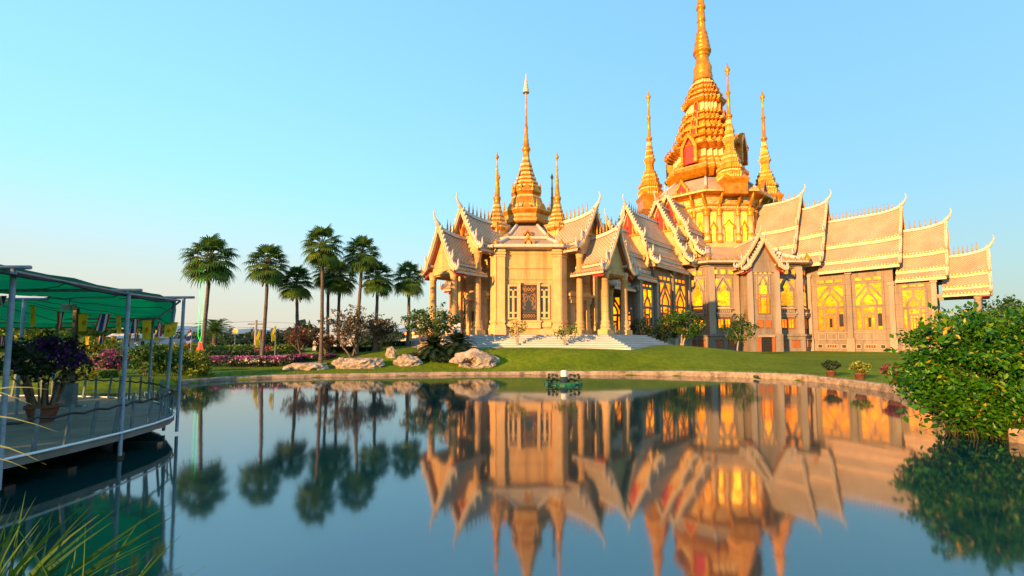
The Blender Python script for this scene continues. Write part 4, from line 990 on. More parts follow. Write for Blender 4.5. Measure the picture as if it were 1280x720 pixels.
# ------------------------------------------------------------------ plants
def rnd_unit(r):
    while True:
        v = Vector((r.uniform(-1, 1), r.uniform(-1, 1), r.uniform(-1, 1)))
        if .05 < v.length < 1: return v.normalized()
def leaf(b, p, size, r, mi=0, long=1.7, tint=None, up=.3, n=None):
    n = n or (rnd_unit(r) + Vector((0, 0, up))).normalized()
    a = n.orthogonal().normalized(); a = Matrix.Rotation(r.uniform(0, 6.28), 3, n) @ a; c = n.cross(a)
    L = size * r.uniform(.7, 1.25); w = L / long * .5
    t = r.random() if tint is None else tint
    b.face([p - a * L * .5, p - c * w + a * L * .02, p + a * L * .5 - n * L * .08, p + c * w + a * L * .02], mi, None, False, max(.001, min(1, t)) if t != .5 else .501)
def clumps(b, r, centre, rad, nclump, nleaf, csize, lsize, shell=.55, mi=0, flat=1.0, long=1.7, blossom=0, bmi=1, zmin=None, up=.3):
    C_ = Vector(centre); rd = Vector(rad)
    for i in range(nclump):
        d = rnd_unit(r); k = shell + (1 - shell) * r.random() ** .5 if r.random() < .85 else r.random() * shell
        cc = C_ + Vector((d.x * rd.x, d.y * rd.y, d.z * rd.z)) * k; bias = r.gauss(0, .16); cs = csize * r.uniform(.65, 1.3)
        for j in range(nleaf):
            o = rnd_unit(r) * cs * r.random() ** .45; o.z *= .75 * flat; p = cc + o
            if zmin is not None and p.z < zmin: p.z = zmin + r.random() * .1
            bl = blossom and r.random() < blossom
            leaf(b, p, lsize * (.8 if bl else 1), r, bmi if bl else mi, 1.15 if bl else long, min(1, max(0, r.betavariate(2, 2.2) + bias)), up)
def limb(b, r, p0, p1, r0, r1, bend=.12, n=6, seg=5):
    p0, p1 = Vector(p0), Vector(p1); L = (p1 - p0).length; off = Vector((r.uniform(-1, 1), r.uniform(-1, 1), r.uniform(-.2, .5))) * L * bend
    pts = [p0.lerp(p1, t) + off * math.sin(math.pi * t) for t in [k / seg for k in range(seg + 1)]]
    b.tube(pts, [r0 + (r1 - r0) * (k / seg) ** .8 for k in range(seg + 1)], n); return pts
def gz(x, y): return ground_z(x, y)
def tree(name, label, cat, x, y, h, crown_r, crown_h, trunk_h, trunk_r, leafmat, barkmat, seed, nclump=40, nleaf=40, csize=.5, lsize=.22, group=None, stems=1, blossom=0, bmat=None, lean=0.0, shell=.55, bare=False, z=None):
    r = random.Random(seed); z0 = gz(x, y) - .05 if z is None else z
    o = empty(name, (x, y, z0), label, cat, group)
    t = MB(); base = Vector((x, y, z0)); tips = []
    cc = Vector((x + lean, y, z0 + h - crown_h / 2))
    for s in range(stems):
        a = r.uniform(0, 6.28); sp = .0 if stems == 1 else trunk_r * 1.6
        p0 = base + Vector((math.cos(a) * sp, math.sin(a) * sp, 0)); top = base + Vector((lean * .5 + math.cos(a) * (.12 if stems == 1 else crown_r * .35), math.sin(a) * (.05 if stems == 1 else crown_r * .35), trunk_h))
        t.tube([p0 - Vector((0, 0, .2)), p0, p0.lerp(top, .4) + Vector((r.uniform(-.08, .08), 0, 0)), top], [trunk_r * 1.5, trunk_r * 1.15, trunk_r * .85, trunk_r * .7], 8)
        for k in range(5 if not bare else 7):
            b_ = a + 6.28 * (k + r.random() * .6) / (5 if not bare else 7); d = Vector((math.cos(b_), math.sin(b_), 0))
            e = cc + Vector((d.x * crown_r * r.uniform(.4, .85), d.y * crown_r * r.uniform(.4, .85), crown_h * r.uniform(-.25, .4)))
            pts = limb(t, r, top - Vector((0, 0, r.uniform(0, .35) * trunk_h * .5)), e, trunk_r * .55, trunk_r * .14)
            tips.append(e)
            for q in range(3 if not bare else 6):
                m = pts[r.randint(2, 4)]; e2 = m + Vector((r.uniform(-1, 1), r.uniform(-1, 1), r.uniform(.1, 1.0))) * crown_r * (.42 if not bare else .5)
                limb(t, r, m, e2, trunk_r * .2, trunk_r * .06, n=4, seg=3); tips.append(e2)
                if bare:
                    for w in range(2):
                        e3 = e2 + Vector((r.uniform(-1, 1), r.uniform(-1, 1), r.uniform(-.1, .9))) * crown_r * .22
                        limb(t, r, e2, e3, trunk_r * .07, trunk_r * .035, n=3, seg=2); tips.append(e3)
    t.build('trunk', M[barkmat], o)
    c = MB()
    if bare:
        for e in tips:
            for k in range(nleaf): leaf(c, e + rnd_unit(r) * csize * r.random(), lsize, r, 1 if r.random() < blossom else 0, 1.6)
    else:
        clumps(c, r, cc, (crown_r, crown_r, crown_h / 2), nclump, nleaf, csize, lsize, shell, blossom=blossom)
        for e in tips[::2]:
            for k in range(nleaf // 3): leaf(c, e + rnd_unit(r) * csize * .6 * r.random(), lsize, r)
    c.build('crown', [M[leafmat]] + ([M[bmat]] if bmat else []), o)
    return o
def shrub(name, label, cat, x, y, w, d, h, leafmat, seed, n=40, nl=45, cs=.25, ls=.12, bmat=None, blossom=0, group=None, stems=6, z=None, clip=False, long=1.7):
    r = random.Random(seed); z0 = gz(x, y) - .03 if z is None else z
    o = empty(name, (x, y, z0), label, cat, group); c = MB()
    if clip:                                      # clipped box-like hedge
        for i in range(n * nl):
            f = r.random(); px, py, pz = r.uniform(-1, 1), r.uniform(-1, 1), r.random() ** .8
            k = r.randint(0, 2)
            if k == 0: pz = 1
            elif k == 1: py = -1 if r.random() < .8 else 1
            else: px = r.choice((-1, 1))
            p = Vector((x + px * w / 2, y + py * d / 2, z0 + .06 + pz * h)) + rnd_unit(r) * cs * .35
            bl = pz > .45 and r.random() < blossom * (.25 + 1.5 * math.sin(p.x * 1.7 + seed) ** 2) * (.3 + pz)
            leaf(c, p, ls, r, 1 if bl else 0, 1.2 if bl else long)
    else:
        clumps(c, r, (x, y, z0 + h * .55), (w / 2 - cs * .5, d / 2 - cs * .5, h * .5 - cs * .35), n, nl, cs, ls, .5, blossom=blossom, long=long, zmin=z0 + .03)
    c.build('foliage', [M[leafmat]] + ([M[bmat]] if bmat else []), o)
    s = MB()
    for k in range(stems):
        a = r.uniform(0, 6.28); q = r.random() * .5
        limb(s, r, (x + math.cos(a) * .08 * w, y + math.sin(a) * .08 * d, z0 - .1), (x + math.cos(a) * w * .35 * q * 2, y + math.sin(a) * d * .35 * q * 2, z0 + h * r.uniform(.45, .8)), .025 + .006 * h, .008, n=5, seg=3)
    s.build('stem', M['bark'], o); return o

# fan palms: trunk + crown of fan fronds
def frond(b, r, base, az, el, L, fan):
    d = Vector((math.cos(az) * math.cos(el), math.sin(az) * math.cos(el), math.sin(el)))
    side = Vector((-math.sin(az), math.cos(az), 0)); droop = Vector((0, 0, -1))
    pts = [base + d * L * t + droop * (L * .20 * t * t) for t in (0, .35, .7, 1.0)]
    b.tube(pts, [.035, .028, .022, .016], 4, 1)
    hub = pts[-1]; fw = (pts[-1] - pts[-2]).normalized(); up = side.cross(fw).normalized()
    if up.z < 0: up = -up
    n = 19; tt = min(.99, max(.01, (.35 if el > .1 else .55) + r.gauss(0, .16))); old = el < -.75
    for i in range(n):
        a = R(-108 + 216 * i / (n - 1)); dv = (fw * math.cos(a) + side * math.sin(a)).normalized()
        ln = fan * (1 - .28 * abs(a) / R(108)) * r.uniform(.9, 1.08); w = fan * .058
        wd = up.cross(dv).normalized()
        p0 = hub; p1 = hub + dv * ln * .55 + up * (.06 * fan) + droop * ln * .04; p2 = hub + dv * ln * .82 + droop * ln * .10; p3 = hub + dv * ln * .98 + droop * ln * (.22 + .22 * r.random())
        t_ = min(1, max(0.01, tt + r.uniform(-.12, .12) + (.42 if old else 0)))
        b.face([p0, p1 - wd * w, p1 + up * w * .4, p1 + wd * w], 0, None, False, t_)
        b.face([p1 - wd * w, p2 - wd * w * .6, p2 + wd * w * .6, p1 + wd * w], 0, None, False, t_)
        b.face([p2 - wd * w * .6, p3, p2 + wd * w * .6], 0, None, False, t_)
def palm(label, xpx, ctop, Y, crown_px, seed, lean=0.0):
    r = random.Random(seed); k = Y / FPX; cz = zy(ctop, Y); X = xat(xpx, Y, cz); z0 = gz(X, Y)
    o = empty('fan_palm', (X, Y, z0), label, 'palm tree', 'tall fan palms behind the pond')
    t = MB(); H = cz - z0; xb = X + lean
    pts, rad = [], []
    for i in range(13):
        f = i / 12; pts.append((xb + (X - xb) * f + .06 * math.sin(f * 3 + seed), Y, z0 - .2 + (H + .1) * f)); rad.append(.115 * (1.35 if i == 0 else 1.12 if i == 1 else 1.0) - .03 * f + (.012 if i % 2 else 0))
    rad[-1] *= 1.25; t.tube(pts, rad, 10); t.build('trunk', M['palmbark'], o)
    c = MB(); rc = crown_px * k; top = Vector(pts[-1])
    nf = 46
    for i in range(nf):
        f = i / (nf - 1); el = math.asin(max(-1, min(1, .985 - 1.60 * f))) + R(r.uniform(-7, 7)); az = i * 2.39996 + r.uniform(-.3, .3)
        frond(c, r, top + Vector((0, 0, .25 - .45 * f)), az, el, rc * .52 * r.uniform(.82, 1.12), rc * .50 * r.uniform(.88, 1.12))
    for i in range(26):                         # dead skirt under the crown
        a = r.uniform(0, 6.28); p = top + Vector((math.cos(a) * .16, math.sin(a) * .16, -.25 - .5 * r.random()))
        q = p + Vector((math.cos(a) * .25, math.sin(a) * .25, -.55 * r.uniform(.6, 1.2))); s = Vector((-math.sin(a), math.cos(a), 0)) * .09
        c.face([p - s, q - s * .5, q + s * .5, p + s], 0, None, False, .97)
    c.build('crown', [M['leaf_palm'], M['palmbark']], o); return o
palm('leftmost fan palm, standing alone by the green string lights', 262, 322, 28.5, 36, 11, -.15)
palm('second fan palm from the left, straight trunk beside the yellow flag', 334, 329, 29.5, 31, 12, -.1)
palm('short fan palm third from the left, thin trunk and small crown', 371, 352, 31, 25, 13, .1)
palm('tallest fan palm, rising highest in the middle of the palm row', 405, 305, 29.5, 30, 14, -.05)
palm('low fan palm half hidden behind the tallest palm', 412, 340, 34, 24, 15, 0)
palm('thin trunked fan palm just right of the tallest palm', 425, 345, 33, 25, 16, .05)
palm('second tallest fan palm, right half of the palm row', 452, 316, 31, 27, 17, -.15)
palm('dense dark fan palm behind the second tallest palm', 471, 345, 32, 25, 18, 0)
palm('rightmost fan palm, nearest to the pavilion porch', 511, 346, 33.5, 25, 19, -.05)

# ------------------------------------------------------------------ the big bush on the right shore
def big_bush():
    r = random.Random(77); bp = atz(1228, 549, .05); x0, y0 = bp.x + .80, bp.y + .55
    o = empty('bush', (x0, y0, .0), 'large glossy green bush with orange and yellow leaves overhanging the right shore', 'bush')
    c = MB()
    for (dx, dy, dz, rx, ry, rz, n) in ((.35, .5, 1.75, 1.55, 1.4, 1.05, 70), (-.55, .1, 1.35, 1.05, 1.1, .75, 40), (1.45, .3, 1.8, 1.3, 1.3, 1.25, 56), (.3, -.35, 1.15, 1.2, .8, .85, 34), (.9, .2, 2.35, 1.2, 1.1, .70, 44), (1.9, -.2, 1.1, .9, .9, .9, 24), (-1.05, .2, 1.15, .62, .7, .42, 16), (-.2, .2, 2.15, .9, .8, .55, 22), (.1, -.15, .66, 1.2, .7, .46, 34), (1.2, -.2, .7, 1.15, .8, .52, 34), (-.6, 0, .85, .75, .7, .42, 20), (.6, .5, .5, 1.3, .7, .4, 34), (.5, .15, .3, 1.5, .6, .25, 26), (2.0, -.3, .62, .9, .7, .5, 30), (-.45, -.1, .42, .6, .5, .28, 14)):
        dz *= .90; rz *= .90
        clumps(c, r, (x0 + dx, y0 + dy, dz), (rx, ry, rz), int(n * 1.45), 58, .31, .118, .6, long=1.9, up=.5)
    for i in range(34):                         # longer shoots sticking out of the outline
        a = r.uniform(0, 6.28); e = r.uniform(-.1, 1.2); d = Vector((math.cos(a) * math.cos(e), math.sin(a) * math.cos(e), math.sin(e)))
        p = Vector((x0 + .45, y0 + .2, 1.45)) + Vector((d.x * 1.75, d.y * 1.4, d.z * 1.1)); q = p + d * r.uniform(.25, .5) + Vector((0, 0, .1))
        c.tube([p - d * .1, p, q], [.006, .005, .003], 4, 0, True, .3)
        for k in range(9): leaf(c, p.lerp(q, r.random()) + rnd_unit(r) * .07, .17, r, 0, 1.75, r.random() * .75, .5)
    c.build('foliage', [M['leaf_big'], M['bark']], o)
    s = MB()
    for i in range(260):
        a = r.uniform(0, 6.28); q = r.random() ** .5
        p = Vector((x0 + .45 + math.cos(a) * 1.25 * q, y0 + .1 + math.sin(a) * .6 * q, -.15)); e = Vector((x0 + .45 + math.cos(a) * 1.75 * q, y0 + .1 + math.sin(a) * 1.2 * q, r.uniform(.8, 1.5)))
        limb(s, r, p, e, r.uniform(.006, .013), .004, .08, 4, 4)
    for (ex, ez) in ((-2.1, .42), (-1.75, .16)):   # trailing shoots over the water
        pts = limb(s, r, (x0 - .5, y0 - .2, .55), (x0 + ex, y0 - .3, ez), .012, .004, .08, 4, 6)
        for p in pts[3:]:
            for k in range(4): leaf(c, p, .1, r)
    s.build('stem', M['stemdark'], o)
    c2 = MB()
    for (ex, ez) in ((-2.1, .42), (-1.75, .16), (-1.9, .5)):
        for k in range(9): leaf(c2, Vector((x0 + ex + r.uniform(-.1, .45), y0 - .3 + r.uniform(-.1, .1), ez + r.uniform(-.06, .16))), .16, r, 0, 1.7, r.random() * .6)
    c2.build('shoot', M['leaf_big'], o)
big_bush()

# ------------------------------------------------------------------ trees and shrubs by the hall
def atg(x, y, guess=40.0):                      # where the pixel's ray meets the lawn
    Y = 14.0; d = ray(x, y)
    while Y < 120:
        p = Vector((0, 0, CAM_H)) + d * (Y / d.y)
        if p.z <= ground_z(p.x, p.y): return p
        Y += .25
    return at(x, y, guess)
def on(xpx, Y): 
    X = xat(xpx, Y, .8); return X, Y
x, y = on(851, 40); tree('round_crowned_tree', 'broad dark green tree on two pale trunks at the right end of the steps', 'tree', x, y, zy(388, 40) - gz(x, y), 1.85, 2.5, 1.35, .09, 'leaf', 'palebark', 21, 60, 60, .55, .2, 'trees on the lawn before the hall', stems=2)
x, y = on(922, 42); tree('lawn_tree', 'thin loose crowned tree in front of the gabled bay of the hall', 'tree', x, y, zy(394, 42) - gz(x, y), 1.5, 2.35, 1.2, .07, 'leaf', 'palebark', 22, 34, 36, .42, .18, 'trees on the lawn before the hall', shell=.3)
x, y = on(803, 38.5); shrub('conifer_shrub', 'darkest dense shrub between the porch columns and the round crowned tree', 'shrub', x, y, 2.4, 1.8, zy(395, 38.5) - gz(x, y), 'leaf_dark', 23, 60, 60, .35, .12)
x, y = on(829, 39.2); shrub('conifer_shrub', 'smaller dark dense shrub just left of the round crowned tree', 'shrub', x, y, 1.5, 1.4, zy(406, 39.2) - gz(x, y), 'leaf_dark', 24, 40, 60, .3, .12)
for (xp, yt, w, lb, sd) in ((647, 399, 1.1, 'sparse young tree in front of the steps, left one of two', 31), (706, 404, 1.5, 'sparse forked young tree in front of the steps, right one of two', 32)):
    Y = 31.8; x, y = on(xp, Y); z0 = gz(x, y); r = random.Random(sd); o = empty('sapling', (x, y, z0 - .05), lb, 'sapling', 'young trees in front of the steps'); t = MB(); c = MB(); H = zy(yt, Y) - z0
    for k in range(5 if sd == 32 else 4):
        e = Vector((x + (k - 1.8) * w * .27, y + r.uniform(-.3, .3), z0 + H * r.uniform(.62, 1.0)))
        m = Vector((x + (k - 1.8) * .05, y, z0 + H * .25)); t.tube([(x, y, z0 - .1), m, m.lerp(e, .5) + Vector((.04, 0, .05)), e], [.035, .028, .018, .007], 5)
        for j in range(26): leaf(c, m.lerp(e, .35 + .65 * r.random()) + rnd_unit(r) * .17, .16, r, 0, 1.6, r.random())
        for q in range(3):
            b0 = m.lerp(e, r.uniform(.35, .8)); b1 = b0 + Vector((r.uniform(-.4, .4), r.uniform(-.3, .3), r.uniform(.1, .35))); t.tube([b0, b1], [.010, .004], 4)
            for j in range(12): leaf(c, b1 + rnd_unit(r) * .15, .15, r, 0, 1.6, r.random())
    t.build('trunk', M['palebark'], o); c.build('crown', M['leaf_yellow'], o)

# potted plants along the right kerb
def pot(xp, yb, lb, w, h, leafm, bm, bl, seed):
    y = 14.0
    while pond_sd(xat(xp, y, .3), y) < .62 and y < 40: y += .05
    x = xat(xp, y, .3); z0 = ground_z(x, y) - .01; r = random.Random(seed)
    o = empty('potted_plant', (x, y, z0), lb, 'potted plant', 'potted plants along the right kerb')
    b = MB(); b.lathe(Fa(x, y, 0, z0), [(.13, 0), (.15, .02), (.20, .23), (.22, .24), (.22, .29), (.19, .29), (.17, .24)], 16); b.build('pot', M['terracotta'], o)
    c = MB(); clumps(c, r, (x, y, z0 + .33 + h * .45), (w / 2 - .08, w / 2 - .08, h * .45), 42, 34, .12, .085, .5, blossom=bl, zmin=z0 + .28); c.build('foliage', [M[leafm]] + ([M[bm]] if bm else []), o)
    s = MB(); 
    for k in range(7): a = k * .9; limb(s, r, (x + .05 * math.cos(a), y + .05 * math.sin(a), z0 + .28), (x + .22 * math.cos(a), y + .22 * math.sin(a), z0 + .33 + h * .5), .012, .006, n=4, seg=3)
    s.build('stem', M['bark'], o)
pot(1039, 474, 'potted plant with plain dark olive leaves, leftmost on the right kerb', .82, .46, 'leaf_dark', None, 0, 41)
pot(1075, 479.5, 'potted plant with pale yellow flowers on the right kerb', .86, .50, 'leaf_yellow', 'fl_yellow', .22, 42)
pot(1117, 484, 'potted plant with magenta flowers nearest the big bush', .88, .46, 'leaf_dark', 'fl_red', .6, 43)
# ------------------------------------------------------------------ floating deck with shade canopy (left)
DZ = .40
def W2(x, y, z): return atz(x, y, z)
front_px = [(-60, 592), (0, 578), (50, 567), (100, 555.5), (151, 543), (190, 532), (212, 524), (218, 519)]
fp = [atz(x, y, DZ) for x, y in front_px]
tip = fp[-1]
edge = [Vector((fp[0].x + .05, 4.4, DZ))] + fp + [Vector((-7.85, 11.1, DZ)), Vector((-8.6, 11.9, DZ)), Vector((-9.5, 12.6, DZ)), Vector((-10.9, 13.15, DZ)), Vector((-12.5, 13.5, DZ)), Vector((-16.5, 13.6, DZ))]
deck = empty('floating_deck', (-10, 9, DZ), 'long curved grey deck with slatted railing on the left side of the pond', 'deck')
b = MB(); plan = [(p.x, p.y) for p in edge] + [(-16.5, 4.4)]
b.prism(plan, DZ - .10, DZ); b.build('platform', M['deck'], deck)
b = MB()
for k in range(9):
    y = 5.2 + k * 1.0
    b.box(ident, -16, -7.35 if y < 10.5 else -9.5, y - .08, y + .08, DZ - .26, DZ - .104)
b.build('joist', M['steel'], deck)
def along(pts, step):
    out = []; L = 0; nxt = step / 2
    for a, c in zip(pts, pts[1:]):
        d = (c - a).length
        while nxt <= L + d: out.append((a.lerp(c, (nxt - L) / d), (c - a).normalized())); nxt += step
        L += d
    return out
b = MB(); b.tube([p + Vector((.02, 0, .03)) for p in edge], .02, 6); b.build('edge_pipe', M['pipe_white'], deck)
slats = along(edge, .44); tops = []
for p, d in slats:
    n = Vector((d.y, -d.x, 0)); s = MB(); lean = random.uniform(-.03, .10); t_ = p - n * .06 + n * lean + d * random.uniform(-.03, .03) + Vector((0, 0, .62))
    q = p - n * .06 + Vector((0, 0, -.06)); hw = .028
    s.idx([q - d * hw - n * .012, q + d * hw - n * .012, q + d * hw + n * .012, q - d * hw + n * .012, t_ - d * hw - n * .012, t_ + d * hw - n * .012, t_ + d * hw + n * .012, t_ - d * hw + n * .012],
          [(0, 3, 2, 1), (4, 5, 6, 7), (0, 1, 5, 4), (1, 2, 6, 5), (2, 3, 7, 6), (3, 0, 4, 7)])
    s.build('railing_post', M['rail'], deck); tops.append(t_ - Vector((0, 0, .12)))
b = MB(); pts = []
for a, c in zip(tops, tops[1:]): pts += [a, a.lerp(c, .5) - Vector((0, 0, .035))]
b.tube(pts + [tops[-1]], .02, 5); b.build('railing_rope', M['rope'], deck)
for i, (x, y) in enumerate(((-7.3, 6.0), (-7.9, 9.5), (-9.6, 12.0), (-12.5, 12.9), (-12, 6))):
    b = MB(); b.lathe(Fa(x, y, 0), [(.11, -1.2), (.11, DZ - .11)], 10); b.build('pile', M['steel'], deck)

canopy = empty('shade_canopy', (-10, 9, DZ), 'green net canopy on grey steel posts over the curved deck', 'canopy')
CZ = lambda x, y: 2.92 - .020 * max(0, y - 8) - .30 * sm(10.5, 14, y) + .06 * math.sin(y * 1.3)
posts = [(fp[1].x + .02, fp[1].y - .02, 0), (fp[4].x, fp[4].y, .0), (tip.x + .05, tip.y + .05, .02), (tip.x - .22, tip.y + .15, .10), (-9.55, 12.75, 0), (-12.6, 13.3, 0), (-10.4, 10.2, 0), (-13.6, 11.0, 0), (-8.95, 7.2, 0) if False else (-11.6, 8.6, 0)]
for (x, y, l) in posts:
    b = MB(); zt = CZ(x, y) - .04; b.tube([(x - l, y, DZ - .35), (x, y, zt)], .032, 8); b.build('pole', M['pole_grey'], canopy)
def bar(p0, p1, r=.028):
    b = MB(); b.tube([p0, p1], r, 6); b.build('beam', M['pole_grey'], canopy)
for (x, y, l) in posts[:6]:
    z = CZ(x, y) - .03; bar((x - 2.3, y - .05, z), (x + .22, y, z + .01))
bar((fp[1].x, fp[1].y, CZ(0, 6) - .08), (fp[4].x, fp[4].y, CZ(0, 8.4) - .08), .022); bar((fp[4].x, fp[4].y, CZ(0, 8.4) - .08), (tip.x, tip.y, CZ(0, 10) - .08), .022)
bar((-9.55, 12.75, CZ(0, 12.75) - .07), (-12.6, 13.3, CZ(0, 13.3) - .07)); bar((tip.x, tip.y, CZ(0, 10) - .10), (-9.55, 12.75, CZ(0, 12.75) - .10), .022)
for y in (8.6, 10.2): bar((-14.5, y, CZ(0, y) - .06), (-9.9, y, CZ(0, y) - .06))
# net: outer rounded outline, an oval opening over the middle of the deck
out_ = [(-6.55, 4.2), (-6.55, 5.5), (-6.6, 7.0), (-6.62, 8.4), (-6.85, 9.5), (-7.4, 10.5), (-8.15, 11.6), (-8.95, 12.7), (-9.8, 13.4), (-11.4, 13.9), (-13.2, 14.1), (-15.5, 14.1), (-17.5, 13.6), (-18.6, 11.5), (-18.6, 8.5), (-17.5, 5.0), (-14.5, 3.2), (-11, 3.0), (-8, 3.4)]
inn = []
for x, y in out_:
    a = math.atan2((y - 9.6) / 2.0, (x + 12.3) / 3.2); inn.append((-12.4 + 2.75 * math.cos(a), 9.75 + 1.45 * math.sin(a)))
b = MB(); K = 8; N = len(out_); V = []
for i in range(N * 3):
    f = i / 3; a, c = int(f) % N, (int(f) + 1) % N; t_ = f - int(f)
    ox, oy = [out_[a][k] + (out_[c][k] - out_[a][k]) * t_ for k in (0, 1)]; ix, iy = [inn[a][k] + (inn[c][k] - inn[a][k]) * t_ for k in (0, 1)]
    for k in range(K + 1):
        q = k / K; x, y = ix + (ox - ix) * q, iy + (oy - iy) * q
        sag = -.10 * math.sin(math.pi * q) * (.6 + .4 * math.sin(f * 2.1)) - (.14 if k == K else 0) + .02 * math.sin(7 * x + 5 * y)
        V.append((x, y, CZ(x, y) + .02 + sag + (.06 if k == K - 1 else 0)))
n3 = N * 3
b.idx(V, [(i * (K + 1) + k, ((i + 1) % n3) * (K + 1) + k, ((i + 1) % n3) * (K + 1) + k + 1, i * (K + 1) + k + 1) for i in range(n3) for k in range(K)], 0, True)
b.build('shade_net', M['net'], canopy)
b = MB(); b.tube([V[i * (K + 1) + K] for i in list(range(n3)) + [0]], .018, 5); b.tube([V[i * (K + 1)] for i in list(range(n3)) + [0]], .016, 5); b.build('net_hem', M['rope'], canopy)
for i in range(1, n3, 3):
    b = MB(); b.tube([Vector(V[i * (K + 1) + k]) - Vector((0, 0, .012)) for k in range(K + 1)], .008, 4); b.build('seam', M['rope'], canopy)
# white flood lamp box under the canopy
fl = empty('flood_lamp', at(86, 384, 10.2), 'white box flood lamp hanging under the green canopy', 'lamp'); o = WORLD_O[fl.name]
b = MB(); b.box(lambda u, v, z: o + Vector((u, v, z)), -.12, .12, -.06, .06, -.06, .06); b.build('housing', M['steel'], fl)
b = MB(); b.box(lambda u, v, z: o + Vector((u, v, z)), -.10, .10, -.075, -.061, -.045, .045); b.build('lens', M['white_cloth'], fl)
b = MB(); b.tube([o + Vector((0, 0, .058)), o + Vector((0, .05, .42))], .012, 5); b.build('bracket', M['steel'], fl)

# flags hanging in two strings
def flag(kind, x, y, Y, h, lb, tilt):
    c = at(x, y, Y); k = Y / FPX; H = h * k; w = H * .52
    o = empty('hanging_flag', (c.x, c.y, c.z + H / 2), lb, 'flag', 'flags hung in rows under the canopy'); O = WORLD_O[o.name]
    r = random.Random(int(x * 7 + y)); ph = r.uniform(0, 6)
    def P(u, z, off=0): # u 0..1 across, z 0..1 down
        q = Vector(((u - .5) * w - tilt * z * H, off - .025 * math.sin(u * 5 + ph + z * 2), -z * H)); return O + Matrix.Rotation(r_yaw, 3, 'Z') @ q
    r_yaw = r.uniform(-.5, .5)
    def panel(u0, u1, mat, nm, off=0):
        b = MB(); n = 5
        for i in range(3):
            a, c_ = u0 + (u1 - u0) * i / 3, u0 + (u1 - u0) * (i + 1) / 3
            for j in range(n): b.face([P(a, j / n, off), P(c_, j / n, off), P(c_, (j + 1) / n, off), P(a, (j + 1) / n, off)])
        return b.build(nm, M[mat], o)
    if kind == 'y':
        panel(0, 1, 'yellow_cloth', 'cloth'); b = MB()
        for off in (-.006, .006):
            b.face([P(.5 + .26 * math.cos(t_), .52 + .15 * math.sin(t_), off) for t_ in [6.283 * q / 14 for q in range(14)]])
        b.build('emblem', M['orange_cloth'], o)
    elif kind == 'o': panel(0, 1, 'orange_cloth', 'cloth')
    else:
        for i, (a, c_, m_) in enumerate(((0, .17, 'red_cloth'), (.17, .34, 'white_cloth'), (.34, .66, 'blue_cloth'), (.66, .83, 'white_cloth'), (.83, 1, 'red_cloth'))): panel(a, c_, m_, 'stripe')
    b = MB(); b.tube([P(-.05, 0), P(1.05, 0)], .008, 4); b.build('rod', M['wood'], o)
fr = [('y', 41, 395, 26), ('t', 77, 401, 22), ('y', 105, 403, 22), ('t', 130, 403, 21), ('y', 149, 405, 20), ('t', 168, 408, 18), ('y', 184, 412, 24), ('t', 200, 412, 17), ('y', 211, 413, 16), ('y', 217, 411, 16)]
for i, (k, x, y, h) in enumerate(fr):
    Y = 7.6 + i * .27
    nm = {'y': 'yellow flag with an orange disc', 't': 'tricolour striped flag'}[k]
    pos = ['nearest the big canopy post', 'right of the flood lamp', 'above the purple flowers', 'left of the middle canopy post', 'just behind the middle canopy post', 'right of the middle canopy post', 'beside the rear canopy post', 'between the rear post and the corner posts', 'touching the corner posts on their left', 'rightmost, by the corner posts'][i]
    flag(k, x, y, Y, h, f'{nm}, front row, {pos}', .16 if i % 2 else .05)
bk = [('t', 4, 426, 12), ('y', 27, 425, 10), ('t', 4, 376, 12), ('y', 110, 425, 12), ('t', 127, 424, 11), ('o', 160, 424, 13), ('t', 172, 421, 11), ('y', 196, 419, 12), ('y', 142, 427, 13)]
for i, (k, x, y, h) in enumerate(bk):
    nm = {'y': 'small yellow flag', 't': 'small tricolour striped flag', 'o': 'small orange flag'}[k]
    pos = ['lowest at the left photo edge', 'left of the pot plant foliage', 'high under the net at the left photo edge', 'right of the purple flowers', 'left of the middle post', 'right of the middle post', 'in the gap right of the middle post', 'next to the rear canopy post', 'hanging lowest left of the middle post'][i]
    flag(k, x, y, 12.6 if y > 400 else 8.2, h, f'{nm}, back row, {pos}', .08)
def line(nm, lb, pts, r, mat, cat):
    b = MB(); b.tube(pts, r, 4); return tag(b.build(nm, M[mat], None, pts[0]), lb, cat)
line('twine', 'thin dark cord carrying the front row of flags', [at(x, y - h / 2, 7.6 + i * .27) for i, (k, x, y, h) in enumerate(fr)], .005, 'rope', 'cord')

# big pot with purple flowers on the deck
pp = atz(52, 528, DZ); o = empty('flower_pot', pp, 'large terracotta pot of dark purple flowers standing on the deck', 'potted plant')
b = MB(); b.lathe(Fa(pp.x, pp.y, 0, DZ), [(.15, 0), (.18, .03), (.24, .25), (.245, .27), (.27, .275), (.27, .34), (.23, .34), (.21, .27)], 20); b.build('pot', M['terracotta'], o)
r = random.Random(5); s = MB(); c = MB(); f = MB()
for k in range(16):
    a = r.uniform(0, 6.28); e = pp + Vector((math.cos(a) * r.uniform(.2, .7), math.sin(a) * r.uniform(.2, .6), r.uniform(.9, 1.35)))
    limb(s, r, pp + Vector((math.cos(a) * .16, math.sin(a) * .16, .34)), e, .026, .01, .1, 5, 4)
for k in range(8):
    a = k * .8; limb(s, r, pp + Vector((math.cos(a) * .18, math.sin(a) * .18, .34)), pp + Vector((math.cos(a) * .3, math.sin(a) * .3, .75)), .032, .02, .05, 5, 3)
s.build('stem', M['bark'], o)
clumps(c, r, pp + Vector((.05, 0, 1.22)), (.72, .65, .42), 46, 34, .2, .10, .35); c.build('foliage', M['leaf_dark'], o)
for (dx, dz, rx, n, mt) in ((.30, 1.34, .52, 26, 'fl_purple'), (-.30, 1.30, .36, 8, 'fl_purple')):
    clumps(f, r, pp + Vector((dx, -.1, dz)), (rx, .5, .26), n, 22, .13, .075, .3, long=1.15)
